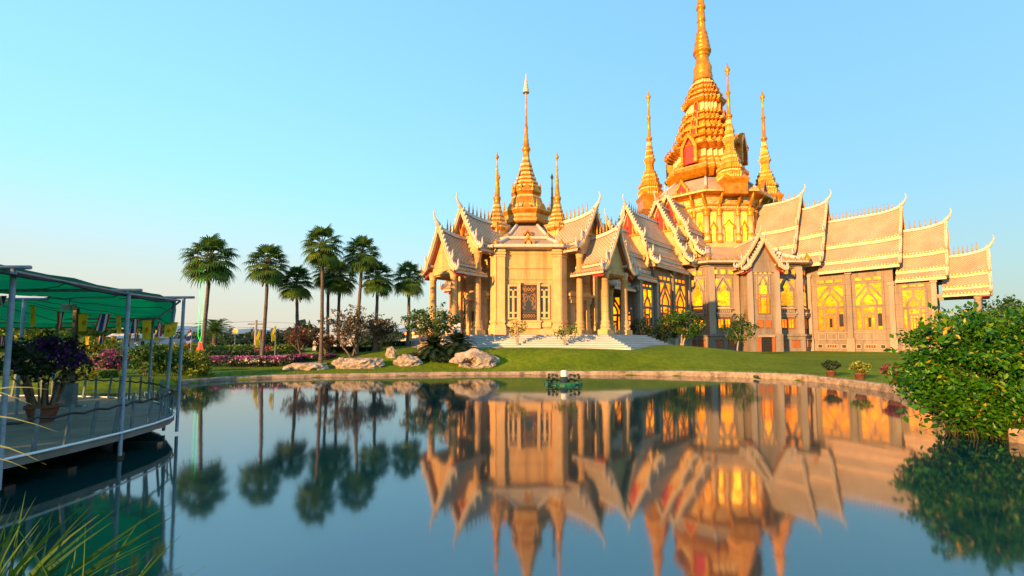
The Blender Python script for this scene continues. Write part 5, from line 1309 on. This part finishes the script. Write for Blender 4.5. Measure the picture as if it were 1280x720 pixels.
f.build('blossom', M['fl_purple'], o)
# thin grey box post of the flag cords on the deck
bx = empty('electric_post', atz(88, 508, DZ), 'grey timber post with cable ring standing on the deck behind the pot', 'post'); q = WORLD_O[bx.name]
b = MB(); b.box(lambda u, v, z: q + Vector((u, v, z)), -.04, .04, -.04, .04, 0, 2.35); b.build('shaft', M['bark'], bx)
b = MB(); b.box(lambda u, v, z: q + Vector((u, v, z)), -.20, .10, -.07, .07, 0, .55); b.build('cabinet', M['rail'], bx)
b = MB(); b.tube([q + Vector((.1 + .38 * math.cos(t_), -.2 + .26 * math.sin(t_), .02)) for t_ in [k * .4 for k in range(14)]], .014, 5); b.build('cable', M['steel'], bx)

# ------------------------------------------------------------------ rocks on the far shore
def rock(lb, xpx, yb, w, h, d, seed, Y=None, arch=False, flat=.0):
    p = atz(xpx, yb, .22); k = p.y / FPX; w, h = w * k * .92, h * k * .86; d = d or w * .6; r = random.Random(seed)
    import bmesh
    bm = bmesh.new(); bmesh.ops.create_icosphere(bm, subdivisions=4, radius=1)
    from mathutils import noise
    off = Vector((seed * 3.1, seed * 1.7, seed * .9))
    for v in bm.verts:
        n = v.co.copy(); s = 1 + .30 * noise.noise(n * 1.1 + off) + .20 * noise.noise(n * 2.6 + off) + .10 * noise.noise(n * 6 + off) - .10 * abs(noise.noise(n * 3.7 + off))
        cell = noise.voronoi(n * 1.6 + off)[0][0]; s -= .20 * max(0, .35 - cell)
        c = n * s; c.z = max(c.z, -.55)
        if flat: c.z = min(c.z, flat + .12 * noise.noise(n * 2 + off))
        if arch:
            hd = math.hypot((n.x + .25) * 1.5, (n.z - .05) * 1.7)
            if n.y < .3 and hd < .62: c.y += (.62 - hd) * 2.6; c.z -= .12
            c.x += .3 * max(0, -n.x) * (1 if n.z < 0 else -.6)
        v.co = Vector((c.x * w / 2, c.y * d / 2, (c.z + .5) * h / 1.45))
    me = bpy.data.meshes.new('rock'); bm.to_mesh(me); bm.free(); me.materials.append(M['rock'])
    ob = bpy.data.objects.new('rock', me); COL.objects.link(ob); ob.location = (p.x, p.y + .35 + d * .35, ground_z(p.x, p.y + .3 + d * .1) - .06); WORLD_O['r'] = 0
    return tag(ob, lb, 'rock', 'pale rocks along the far shore')
rock('long flat topped pale rock left of the reed tuft', 377, 465, 56, 17, None, 1, flat=.45)
rock('small grey rock behind the reed tuft', 425, 464, 30, 17, None, 2)
rock('broad layered pale rock with a flat overhanging top', 447, 464, 56, 22, None, 3, flat=.55)
rock('small upright rock left of the long low rock', 487, 461, 15, 17, None, 4)
rock('low pointed pale rock left of the palm shrubs', 506, 463, 40, 18, None, 5)
rock('weathered rock half hidden by the red flowered shrub', 533, 460, 30, 20, None, 6)
rock('largest pale rock with a grassy hollow through it', 594, 463, 58, 27, 1.1, 7, arch=True)
rock('flat white slab beyond the deck, left one', 152, 488, 42, 9, None, 8, flat=.4)
rock('flat white slab beyond the deck, right one', 178, 487, 30, 10, None, 9, flat=.5)
rock('low white rock at the far left behind the pot', 100, 489, 50, 9, None, 10, flat=.4)

# ------------------------------------------------------------------ hedges, flower beds and trees on the left
def bed(nm, lb, cat, x0, x1, Y, ytop, mat, seed, bm=None, bl=0, d=1.0, n=60, nl=60, clip=True, ls=.11, cs=.2, grp=None):
    a, c = xat(x0, Y, .5), xat(x1, Y, .5); h = max(.25, zy(ytop, Y) - gz((a + c) / 2, Y))
    return shrub(nm, lb, cat, (a + c) / 2, Y, abs(c - a), d, h, mat, seed, n, nl, cs, ls, bm, bl, grp, 8, None, clip)
bed('bougainvillea_bed', 'low bed of magenta and white flowers behind the round shore bush', 'flower bed', 262, 372, 29.5, 447, 'leaf_dark', 51, 'fl_pink', .42, 1.6, 70, 90, ls=.12)
bed('bougainvillea_bed', 'bed of pink and white flowers behind the layered rock', 'flower bed', 366, 414, 30.8, 446, 'leaf_dark', 52, 'fl_pink', .30, 1.3, 40, 80)
bed('white_flower_bed', 'strip of white flowers along the middle of the flower bed', 'flower bed', 292, 345, 29.0, 449, 'leaf_dark', 53, 'fl_white', .45, .7, 30, 60)
bed('bougainvillea_bed', 'patch of magenta flowers at the left of the round shore bush', 'flower bed', 224, 246, 25.6, 452, 'leaf_dark', 54, 'fl_pink', .5, .9, 24, 60)
bed('bougainvillea_bed', 'mound of pink flowers seen between the canopy posts', 'flower bed', 112, 168, 23.5, 436, 'leaf', 55, 'fl_pink', .5, 1.2, 50, 70, clip=False, cs=.3)
bed('clipped_hedge', 'bright yellow green clipped hedge behind the deck', 'hedge', 84, 136, 21.6, 466, 'leaf_yellow', 56, None, 0, .9, 40, 90)
bed('clipped_hedge', 'long yellow green hedge far behind the deck', 'hedge', -30, 160, 27, 444, 'leaf_yellow', 57, None, 0, 1.2, 70, 90, ls=.13)
bed('clipped_hedge', 'dark clipped hedge at the left photo edge', 'hedge', -40, 66, 23, 458, 'leaf_dark', 58, None, 0, .9, 40, 80)
bed('clipped_hedge', 'low dark hedge in front of the palm trunks', 'hedge', 400, 470, 33, 438, 'leaf_dark', 59, None, 0, 1.1, 60, 80, ls=.13)
bed('clipped_hedge', 'low dark hedge left of the white stairs', 'hedge', 466, 512, 34.5, 436, 'leaf_dark', 60, None, 0, 1.0, 40, 80, ls=.13)
bed('clipped_hedge', 'long low hedge far behind the yellow flags', 'hedge', 230, 400, 37, 440, 'leaf_dark', 61, None, 0, 1.2, 80, 90, ls=.15)
bed('clipped_hedge', 'red leaved low hedge right of the tall yellow flag', 'hedge', 322, 350, 41, 435, 'leaf_brown', 62, 'fl_red', .5, 1.0, 24, 70, ls=.15)
x, y = on(256, 24.0); shrub('round_shrub', 'round yellow green bush standing in the water edge left of the flower bed', 'shrub', x, y - .9, 2.0, 1.7, zy(432, 24) - .1, 'leaf_yellow', 63, 66, 50, .3, .12, z=-.05)
x, y = on(188, 22.5); shrub('round_shrub', 'round green bush between the rear post and corner posts', 'shrub', x, y, 2.5, 2.0, zy(429, 22.5) - .2, 'leaf', 64, 66, 55, .34, .13)
for (xp, Y, w, yt, lb, sd, lm) in ((120, 40, 5.0, 421, 'wide green shrub mass behind the flag row', 65, 'leaf_yellow'), (225, 38, 5.5, 430, 'pale green shrubs behind the round shore bush', 66, 'leaf_yellow'), (275, 42, 5, 432, 'yellow green shrub below the green lights', 67, 'leaf_yellow'), (358, 40, 2.0, 432, 'small bright shrub right of the yellow flags', 68, 'leaf_yellow'), (30, 36, 6, 425, 'green shrub mass at the far left', 69, 'leaf'), (300, 44, 4, 433, 'low green shrub beside the street lamp', 70, 'leaf')):
    x, y = on(xp, Y); shrub('shrub', lb, 'shrub', x, y, w, 2.0, zy(yt, Y) - gz(x, y), lm, sd, 60, 55, .5, .2)
# flowering frangipani with thin crowns
grp = 'thin crowned frangipani trees on the left shore'
for (xp, Y, yt, cr, lb, sd, bl, bm) in ((376, 30.2, 407, 1.15, 'small frangipani with pink blossom behind the long flat rock', 71, .10, 'fl_red'), (405, 30.4, 412, .95, 'reddish leafed frangipani left of the bare tall one', 72, .08, 'fl_red'), (441, 30.5, 386, 1.75, 'tallest bare branched frangipani behind the layered rock', 73, .10, 'fl_white'), (473, 32.5, 397, 1.3, 'bare branched frangipani right of the tallest one', 74, .06, 'fl_white')):
    x, y = on(xp, Y); tree('frangipani_tree', lb, 'tree', x, y, zy(yt, Y) - gz(x, y), cr, 1.7, .7, .075, 'leaf_brown', 'bark', sd, nleaf=11, csize=.20, lsize=.14, group=grp, bare=True, blossom=bl, bmat=bm, stems=2 if sd > 72 else 1)
x, y = on(536, 30.5); tree('frangipani_tree', 'leafy frangipani with white blossom in front of the left porch', 'tree', x, y, zy(385, 30.5) - gz(x, y), 1.85, 1.7, .8, .06, 'leaf', 'bark', 75, 50, 42, .36, .2, grp, 3, .10, 'fl_white', shell=.4)
# dark cycads and cloud pruned tree beside the large rock
def cycad(lb, xp, Y, yb, yt, w, seed, trunk=.5):
    x, y = on(xp, Y); z0 = gz(x, y); r = random.Random(seed); o = empty('cycad', (x, y, z0), lb, 'cycad', 'dark cycads beside the largest rock'); t = MB(); c = MB(); H = zy(yt, Y) - z0
    hb = H * trunk; t.tube([(x, y, z0 - .1), (x, y, z0 + hb)], [.15, .12], 8); t.build('trunk', M['bark'], o)
    for i in range(70):
        az = i * 2.4; f = i / 69; el = R(80 - 95 * f); L = w * .5 * r.uniform(.85, 1.15); d = Vector((math.cos(az) * math.cos(el), math.sin(az) * math.cos(el), math.sin(el))); sd_ = Vector((-math.sin(az), math.cos(az), 0))
        base = Vector((x, y, z0 + hb)); pts = [base + d * L * q * (1.1 if el > .6 else 1) - Vector((0, 0, L * .55 * q * q)) for q in (0, .25, .5, .75, 1)]
        for a, b_ in zip(pts, pts[1:]):
            for j in range(5):
                p = a.lerp(b_, j / 5); dv = (b_ - a).normalized()
                for s in (1, -1):
                    e = p + (sd_ * s * .8 + dv * .5 + Vector((0, 0, .12))).normalized() * L * .22; c.face([p - dv * .035, e, p + dv * .045], 0, None, False, min(1, max(.01, r.gauss(.45, .2))))
    c.build('crown', M['leaf_dark'], o)
cycad('cycad with a short dark trunk, left of the two', 541, 29.3, 455, 424, 2.3, 81, .55)
cycad('broad low cycad spreading over the largest rock', 572, 29.8, 450, 419, 2.7, 82, .5)
def cloud_tree():
    x, y = on(551, 30.0); z0 = gz(x, y); r = random.Random(83); o = empty('cloud_pruned_tree', (x, y, z0), 'small dark cloud pruned tree in front of the left porch column', 'tree'); t = MB(); c = MB(); H = zy(396, 30) - z0
    tops = [(.0, 1.0, .33), (-.42, .78, .26), (.30, .74, .26), (-.15, .60, .25), (-.55, .52, .22)]
    pts = [Vector((x, y, z0 - .1)), Vector((x - .12, y, z0 + H * .3)), Vector((x + .1, y, z0 + H * .6)), Vector((x, y, z0 + H * .95))]; t.tube(pts, [.075, .06, .045, .03], 6)
    for dx, f, rr_ in tops:
        p = Vector((x + dx, y + r.uniform(-.15, .15), z0 + H * f - .15)); t.tube([(x, y, z0 + H * f * .75), p], [.03, .015], 5); clumps(c, r, p, (rr_, rr_, rr_ * .5), 16, 40, .13, .07, .5)
    t.build('trunk', M['bark'], o); c.build('crown', M['leaf_dark'], o)
cloud_tree()
for (xp, Y, w, yt, lb, sd, lm, bm, bl) in ((538, 28.9, 2.6, 440, 'dark ground shrub under the left cycad', 84, 'leaf_dark', None, 0), (578, 29.6, 2.8, 436, 'dark ground shrub behind the largest rock', 85, 'leaf_dark', None, 0), (519, 29.0, 1.4, 442, 'low shrub with red flowers over the weathered rock', 86, 'leaf_dark', 'fl_red', .12), (556, 28.7, 1.9, 450, 'low dark shrub on the kerb left of the largest rock', 87, 'leaf_dark', None, 0)):
    x, y = on(xp, Y); shrub('ground_shrub', lb, 'shrub', x, y, w, .9, max(.3, zy(yt, Y) - gz(x, y)), lm, sd, 40, 45, .2, .10, bm, bl)
def tuft(lb, xp, Y, yt, w, seed, mat='leaf', z=None, n=110):
    x, y = on(xp, Y); z0 = gz(x, y); r = random.Random(seed); o = empty('grass_tuft', (x, y, z0), lb, 'grass tuft', 'grass tufts between the rocks'); c = MB(); H = zy(yt, Y) - z0
    for i in range(n):
        a = r.uniform(0, 6.28); q = r.random() ** .5; b0 = Vector((x + math.cos(a) * w * .35 * q, y + math.sin(a) * w * .25 * q, z0 - .04)); d = Vector((math.cos(a) * .45 * q, math.sin(a) * .35 * q, 1)); L = H * r.uniform(.6, 1.05)
        p1 = b0 + d * L * .55; p2 = b0 + d * L * .85 + Vector((math.cos(a), math.sin(a), 0)) * L * .2; s = Vector((-math.sin(a), math.cos(a), 0)) * .016
        t_ = r.random(); c.face([b0 - s, b0 + s, p1 + s, p1 - s], 0, None, False, t_); c.face([p1 - s, p1 + s, p2], 0, None, False, t_)
    c.build('blades', M[mat], o)
tuft('dark reed tuft in front of the long flat rock', 384, 28.2, 454, 1.9, 91, 'leaf_dark', n=220)
tuft('bright grass tuft left of the small grey rock', 407, 28.4, 449, 1.0, 92, 'leaf_yellow')
tuft('grass tuft at the foot of the layered rock', 455, 28.1, 457, 1.0, 93, 'leaf')
tuft('small grass tuft inside the hollow of the largest rock', 590, 29.15, 452, .6, 94, 'leaf')
# fan-leaved small palm, far trees
x, y = on(268, 46); r = random.Random(95); z0 = gz(x, y); o = empty('date_palm', (x, y, z0), 'short feathery palm behind the leftmost fan palm trunk', 'palm tree'); t = MB(); c = MB(); H = zy(414, 46) - z0
t.tube([(x, y, z0 - .1), (x, y, z0 + H)], [.28, .2], 8); t.build('trunk', M['palmbark'], o)
for i in range(44):
    az = i * 2.4; el = R(75 - 85 * i / 43); L = 2.5 * r.uniform(.85, 1.1); d = Vector((math.cos(az) * math.cos(el), math.sin(az) * math.cos(el), math.sin(el))); sd_ = Vector((-math.sin(az), math.cos(az), 0))
    pts = [Vector((x, y, z0 + H)) + d * L * q - Vector((0, 0, L * .5 * q * q)) for q in (0, .25, .5, .75, 1)]
    for a, b_ in zip(pts, pts[1:]):
        for j in range(4):
            p = a.lerp(b_, j / 4); dv = (b_ - a).normalized()
            for s in (1, -1): c.face([p - dv * .04, p + (sd_ * s * .7 + dv * .6 - Vector((0, 0, .2))).normalized() * .55, p + dv * .05], 0, None, False, min(1, max(.01, r.gauss(.4, .2))))
c.build('crown', M['leaf_palm'], o)
grp = 'trees beyond the garden'
for (xp, Y, yt, cr, lb, sd, lm) in ((243, 95, 417, 5.5, 'wide dark tree on the skyline left of the leftmost fan palm', 101, 'leaf_dark'), (292, 90, 419, 4.5, 'dark rounded tree on the skyline behind the street lamp', 102, 'leaf_dark'), (346, 80, 416, 4.2, 'dark tree on the skyline behind the yellow flags', 103, 'leaf_dark'), (390, 85, 424, 4.5, 'low dark tree on the skyline behind the frangipani', 104, 'leaf_dark'),
        (60, 48, 398, 4.2, 'loose tree with yellowing leaves seen through the canopy opening', 105, 'leaf_yellow'), (8, 52, 404, 4.5, 'broad green tree at the left photo edge behind the flags', 106, 'leaf'), (168, 60, 402, 3.6, 'round green tree behind the striped flags', 107, 'leaf'), (112, 58, 410, 3.5, 'dull green tree behind the middle flags', 108, 'leaf'),
        (480, 75, 420, 5, 'dark tree on the skyline between the palm trunks', 109, 'leaf_dark'), (430, 90, 424, 5, 'far dark tree behind the middle palm trunks', 110, 'leaf_dark'), (530, 70, 417, 4.0, 'dark tree beyond the left porch', 111, 'leaf_dark')):
    x, y = on(xp, Y); H = zy(yt, Y) - gz(x, y); tree('garden_tree', lb, 'tree', x, y, H, cr, H * .75, H * .35, .22, lm, 'bark', sd, 44, 46, 1.15, .48, grp)
for (xp, Y, yt, cr, lb, sd) in ((1262, 62, 368, 4.2, 'dark tree beyond the right end of the hall', 112), (1300, 58, 378, 3.5, 'second dark tree at the right photo edge', 113), (1222, 75, 386, 3.0, 'small dark tree seen under the wing end porch', 114)):
    x, y = on(xp, Y); H = zy(yt, Y) - gz(x, y); tree('garden_tree', lb, 'tree', x, y, H, cr, H * .7, H * .3, .22, 'leaf', 'bark', sd, 50, 50, 1.0, .42, grp)
b = MB(); r = random.Random(120)                  # far wood and hills
for i in range(9000):
    a = R(r.uniform(20, 172)); D = r.uniform(150, 210); h = 3.4 + 2.4 * math.sin(a * 31) * math.sin(a * 12) + 1.2 * math.sin(a * 77); p = Vector((math.cos(a) * D, math.sin(a) * D, .4 + h * r.random() ** .7)); leaf(b, p, 2.2, r, 0, 1.2)
tag(b.build('far_wood', M['leaf_dark']), kind='stuff')
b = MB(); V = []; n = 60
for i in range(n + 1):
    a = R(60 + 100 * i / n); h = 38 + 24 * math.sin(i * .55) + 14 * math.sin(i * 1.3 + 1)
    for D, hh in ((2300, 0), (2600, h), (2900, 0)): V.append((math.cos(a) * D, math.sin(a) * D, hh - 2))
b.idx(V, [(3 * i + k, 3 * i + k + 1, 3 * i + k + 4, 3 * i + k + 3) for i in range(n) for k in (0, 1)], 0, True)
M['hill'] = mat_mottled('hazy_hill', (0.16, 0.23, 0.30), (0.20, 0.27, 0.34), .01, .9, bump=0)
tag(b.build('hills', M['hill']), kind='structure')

# ------------------------------------------------------------------ poles, wires, flags on poles, lamps
def pole_flag(kind, xp, yb, yt, Y, lb, fh, fw, mast=True):
    x, y = on(xp, Y); z0 = gz(x, y); o = empty('flag_on_pole', (x, y, z0), lb, 'flag'); zt = zy(yt, Y); b = MB(); b.tube([(x, y, z0 - .1), (x, y, zt)], [.03, .022], 6); b.build('pole', M['steel'], o); k = Y / FPX; H = fh * k; w = fw * k
    def P(u, v): return Vector((x - .03 - w * u * (.5 + .5 * v) + .04 * math.sin(v * 9), y - .12 * math.sin(u * 6 + v * 4), zt - .03 - H * v - u * w * .35))
    st = [('yellow_cloth', 0, 1)] if kind == 'y' else [('red_cloth', 0, .17), ('white_cloth', .17, .34), ('blue_cloth', .34, .66), ('white_cloth', .66, .83), ('red_cloth', .83, 1)]
    for m_, a, c_ in st:
        b = MB(); n = 4
        for i in range(5):
            for j in range(n):
                u0, u1 = i / 5, (i + 1) / 5; v0, v1 = j / n, (j + 1) / n
                if kind == 'y': q = [(u0, v0), (u1, v0), (u1, v1), (u0, v1)]
                else: q = [(u0, a + (c_ - a) * v0), (u1, a + (c_ - a) * v0), (u1, a + (c_ - a) * v1), (u0, a + (c_ - a) * v1)]
                b.face([P(*t_) for t_ in q])
        b.build('cloth' if kind == 'y' else 'stripe', M[m_], o)
pole_flag('t', 238, 445, 411, 30, 'limp red, white and blue flag on a pole near the round shore bush', 20, 5)
pole_flag('y', 325, 443, 411, 33, 'tall yellow flag on a pole, left of two', 22, 6)
pole_flag('y', 343.5, 440, 407, 34, 'tall yellow flag on a pole, right of two, nearer the frangipani', 18, 5)
pole_flag('t', 435, 440, 416, 36, 'red, white and blue flag half hidden by the tall frangipani', 14, 6)
pole_flag('y', 514, 436, 406, 34, 'yellow flag on a pole before the left porch stairs', 18, 5)
def utility(xp, Y, yt, lb):
    x, y = on(xp, Y); z0 = gz(x, y); zt = zy(yt, Y); o = empty('utility_pole', (x, y, z0), lb, 'utility pole'); b = MB(); b.tube([(x, y, z0 - .2), (x, y, zt)], [.17, .12], 8); b.build('mast', M['palebark'], o)
    b = MB(); b.box(lambda u, v, z: Vector((x + u, y + v, zt + z)), -.9, .9, -.05, .05, -.5, -.38); b.build('crossarm', M['bark'], o); return x, y, zt
ux, uy, uz = utility(319, 52, 400, 'concrete utility pole beside the tall yellow flag')
vx, vy, vz = utility(20, 60, 398, 'utility pole at the far left carrying the wires'); 
wx, wy, wz = utility(560, 58, 402, 'utility pole hidden behind the pavilion porch')
for i in range(5):
    dz = -.15 - .62 * i; 
    def sagl(a, c, s): return [a.lerp(c, k / 12) - Vector((0, 0, s * 4 * (k / 12) * (1 - k / 12))) for k in range(13)]
    pts = sagl(Vector((vx, vy, vz + dz)), Vector((ux, uy, uz + dz)), .35 + .1 * i) + sagl(Vector((ux, uy, uz + dz)), Vector((wx, wy, wz + dz)), .3)[1:]
    line('power_line', f'thin power line across the left sky, {["topmost", "second from the top", "middle", "second lowest", "lowest"][i]} of five', pts, .018, 'rope', 'power line')
def lamp(xp, yl, Y, lb, r_):
    x, y = on(xp, Y); z0 = gz(x, y); z = zy(yl, Y); o = empty('garden_lamp', (x, y, z0), lb, 'street lamp', 'lit lamps behind the garden'); b = MB(); b.tube([(x, y, z0 - .1), (x, y, z - r_)], [.06, .04], 6); b.build('post', M['steel'], o)
    b = MB(); b.lathe(Fa(x, y, 0, z - r_), [(r_ * .5, -.08), (r_ * .55, 0)], 8); b.build('collar', M['steel'], o)
    b = MB(); b.lathe(Fa(x, y, 0, z), [(.01, -r_)] + [(r_ * math.sin(math.pi * k / 8), -r_ * math.cos(math.pi * k / 8)) for k in range(1, 8)] + [(.01, r_)], 12); b.build('globe', M['lamp'], o)
lamp(293, 414, 48, 'brightly lit orange street lamp right of the feathery palm', .24)
lamp(507, 417, 40, 'small orange lamp left of the yellow flag at the stairs', .12)
lamp(516, 416.5, 41, 'small orange lamp right of the yellow flag at the stairs', .12)
# green string lights with a red lantern
Y = 28.0; o = empty('string_lights', at(251, 340, Y), 'pair of glowing green light strings hanging from the leftmost fan palm', 'string lights')
for pts in ([(251, 338), (250, 370), (248, 400), (247.5, 420), (250, 427), (252, 428)], [(254, 338), (254, 370), (252.5, 400), (252, 416), (250.5, 425), (248.5, 428)]):
    b = MB(); b.tube([at(x, y, Y) for x, y in pts], .010, 5); b.build('strand', M['neon'], o)
o = empty('lantern', at(250, 433, Y), 'red glowing lantern at the foot of the green light strings', 'lantern'); q = WORLD_O[o.name]
b = MB(); b.lathe(Fa(q.x, q.y, 0, q.z), [(.06, .24), (.10, .18), (.09, .0), (.16, -.12), (.17, -.2), (.10, -.26)][::-1], 10); b.build('shade', M['redglow'], o)
b = MB(); b.tube([q + Vector((0, 0, -.26)), Vector((q.x, q.y, gz(q.x, q.y) - .05))], .02, 5); b.build('stake', M['steel'], o)
# far sheds behind the deck
for (xp, Y, w, h, mat, lb) in ((226, 40, 2.4, .9, 'roof_blue', 'low dark blue shed behind the corner posts'), (420, 60, 5, 1.6, 'farwall', 'low pale wall seen between the palm trunks'), (170, 55, 5.5, 1.5, 'farwall', 'low white building behind the flag row')):
    x, y = on(xp, Y); z0 = gz(x, y); o = empty('shed', (x, y, z0), lb, 'building'); F = lambda u, v, z: Vector((x + u, y + v, z0 + z))
    b = MB(); b.box(F, -w / 2, w / 2, -1, 1, -.2, h); b.build('wall', M[mat], o); b = MB(); b.frustum(F, 0, 0, w / 2 + .2, 1.25, h + .003, w / 2, .1, h + .55); b.build('roof', M['white' if mat != 'roof_blue' else 'roof_blue'], o)
    b = MB()
    for k in range(3): b.box(F, -w * .33 + k * w * .3 - .2, -w * .33 + k * w * .3 + .2, -1.03, -1.001, h * .4, h * .8)
    b.build('window', M['dark'], o)
# floating aerator
p = atz(705, 481, 0); o = empty('pond_aerator', p, 'green floating paddle aerator with a white motor cover on the pond', 'aerator'); F = lambda u, v, z: p + Vector((u, v, z)); k = p.y / FPX
for u, v, l in ((-.62, .25, .5), (-.30, -.05, .55), (.10, -.30, .8), (.62, .10, .45)):
    b = MB(); n = 10; sec = [(math.cos(R(36 * i)), math.sin(R(36 * i))) for i in range(10)]
    b.lathe(Fr(p.x + u, p.y + v, l / 2, 0, 0, .16), [(.8, -.08), (1.0, -.02), (1.0, .06), (.86, .11)], 0, 0, False, sec); b.build('float', M['green_plastic'], o)
b = MB(); b.tube([F(-.78, .0, .20), F(.78, .05, .20)], .022, 6)
for u in (-.3, .1): b.tube([F(u, -.1, .05), F(u, 0, .25)], .02, 5); b.tube([F(u, .2, .05), F(u, 0, .25)], .02, 5)
b.build('shaft', M['black_plastic'], o)
for u in (-.68, -.50, -.30, .26, .46, .66):
    b = MB(); ph = u * 7
    for j in range(6):
        a = ph + j * math.pi / 3; d = Vector((.12 * math.cos(j), math.cos(a), math.sin(a))).normalized(); c0 = F(u, .02, .20); b.tube([c0, c0 + d * .19], .012, 4); e = c0 + d * .19; t_ = Vector((1, 0, 0)); nn = d.cross(t_).normalized()
        b.idx([e - t_ * .06 - nn * .03, e + t_ * .06 - nn * .03, e + t_ * .06 + nn * .03 + d * .10, e - t_ * .06 + nn * .03 + d * .10, e - t_ * .06 - nn * .02, e + t_ * .06 - nn * .02, e + t_ * .06 + nn * .04 + d * .10, e - t_ * .06 + nn * .04 + d * .10], [(0, 1, 2, 3), (7, 6, 5, 4), (0, 4, 5, 1), (2, 6, 7, 3)])
    b.build('paddle_wheel', M['black_plastic'], o)
b = MB(); b.lathe(Fa(p.x, p.y, 0), [(.17, .10), (.17, .34), (.14, .36)], 14); b.build('gearbox', M['black_plastic'], o)
b = MB(); b.lathe(Fa(p.x, p.y, 0), [(.145, .362), (.145, .58), (.13, .62), (.05, .64)], 14); b.build('motor_cover', M['white_plastic'], o)
# small drain pipe in the kerb
p = atz(946, 471, .12); b = MB(); b.tube([p + Vector((0, .25, 0)), p + Vector((0, -.1, 0))], .07, 10); tag(b.build('drain_pipe', M['black_plastic'], None, p), 'short black drain pipe poking out of the kerb', 'pipe')
# stair flank on the left of the pavilion: pedestal with small post
p = at(571, 413, 34.6); b = MB(); b.box(lambda u, v, z: Vector((p.x + u, 34.5 + v, z)), -.28, .28, -.2, .2, FLOOR - .3, zy(404, 34.5)); tag(b.build('marble_pedestal', M['marble'], None, (p.x, 34.5, FLOOR)), 'white marble pedestal at the left edge of the pavilion floor', 'pedestal')

# ------------------------------------------------------------------ reeds in the near left corner
def reeds(lb, roots, seed, n, Lr, spread, wd=.010, lean=(0, 0)):
    r = random.Random(seed); x, y = roots; z0 = ground_z(x, y); o = empty('reed_clump', (x, y, z0), lb, 'reeds', 'reeds on the near shore'); c = MB()
    for i in range(n):
        a = r.uniform(-.5, 3.6) if spread < 1 else r.uniform(0, 6.28); q = r.random() ** .6; b0 = Vector((x + r.uniform(-.16, .16), y + r.uniform(-.12, .12), z0 - .03))
        d = Vector((math.cos(a) * spread * q + lean[0], math.sin(a) * spread * q * .7 + lean[1], 1)).normalized(); L = r.uniform(*Lr); side = d.cross(Vector((r.uniform(-1, 1), r.uniform(-1, 1), .2))).normalized(); out = Vector((math.cos(a), math.sin(a), 0)); t_ = min(.98, max(.02, r.gauss(.55, .22))); prev = None
        for k in range(7):
            f = k / 6; p = b0 + d * L * f + (out * .35 - Vector((0, 0, .22))) * L * f * f * spread; w = wd * (1 - f ** 1.7) * r.uniform(.9, 1.1) + .0008; cur = (p - side * w, p + side * w)
            if prev: c.face([prev[0], prev[1], cur[1], cur[0]], 0, None, True, t_)
            prev = cur
    c.build('blades', M['leaf_reed'], o)
reeds('tall reed clump in the bottom left corner', (-3.05, 2.75), 201, 84, (.6, 1.15), .75, .022, (.18, 0))
reeds('lower thin reeds right of the corner clump', (-2.52, 2.72), 202, 46, (.5, .98), .62, .012, (.25, 0))
r = random.Random(203); x, y = -3.35, 2.55; o = empty('broad_reed', (x, y, ground_z(x, y)), 'broad drooping blades reaching in from the left photo edge', 'reeds', 'reeds on the near shore'); c = MB()
for (sx, sy, ex, ey, Y, w) in ((-60, 503, 62, 487, 3.0, .012), (-70, 488, 40, 506, 3.0, .012), (-70, 522, 72, 540, 2.9, .012), (-60, 555, 58, 581, 2.8, .014), (-60, 580, 34, 586, 2.7, .012)):
    a, e = at(sx, sy, Y), at(ex, ey, Y); b0 = Vector((x, y, ground_z(x, y))); prev = None
    for k in range(10):
        f = k / 9
        if f < .45: q = b0.lerp(a + Vector((0, 0, .05)), f / .45)
        else: g = (f - .45) / .55; q = a.lerp(e, g) + Vector((0, 0, .05 * math.sin(math.pi * g)))
        ww = w * (1 - max(0, f - .4) / .6 * .96); cur = (q - Vector((0, .2, 1)) * ww * .7, q + Vector((0, .2, 1)) * ww * .7)
        if prev: c.face([prev[0], prev[1], cur[1], cur[0]], 0, None, True, .6)
        prev = cur
c.build('blades', M['leaf_reed'], o)

tree('added_shade_tree', 'unseen leafy tree added on the near bank to shade the curved deck', 'tree', -17.0, 0.6, 5.2, 4.4, 3.9, 1.7, .22, 'leaf', 'bark', 301, 70, 60, 1.5, .5, z=.2)  # added out of view so that its crown shades the deck
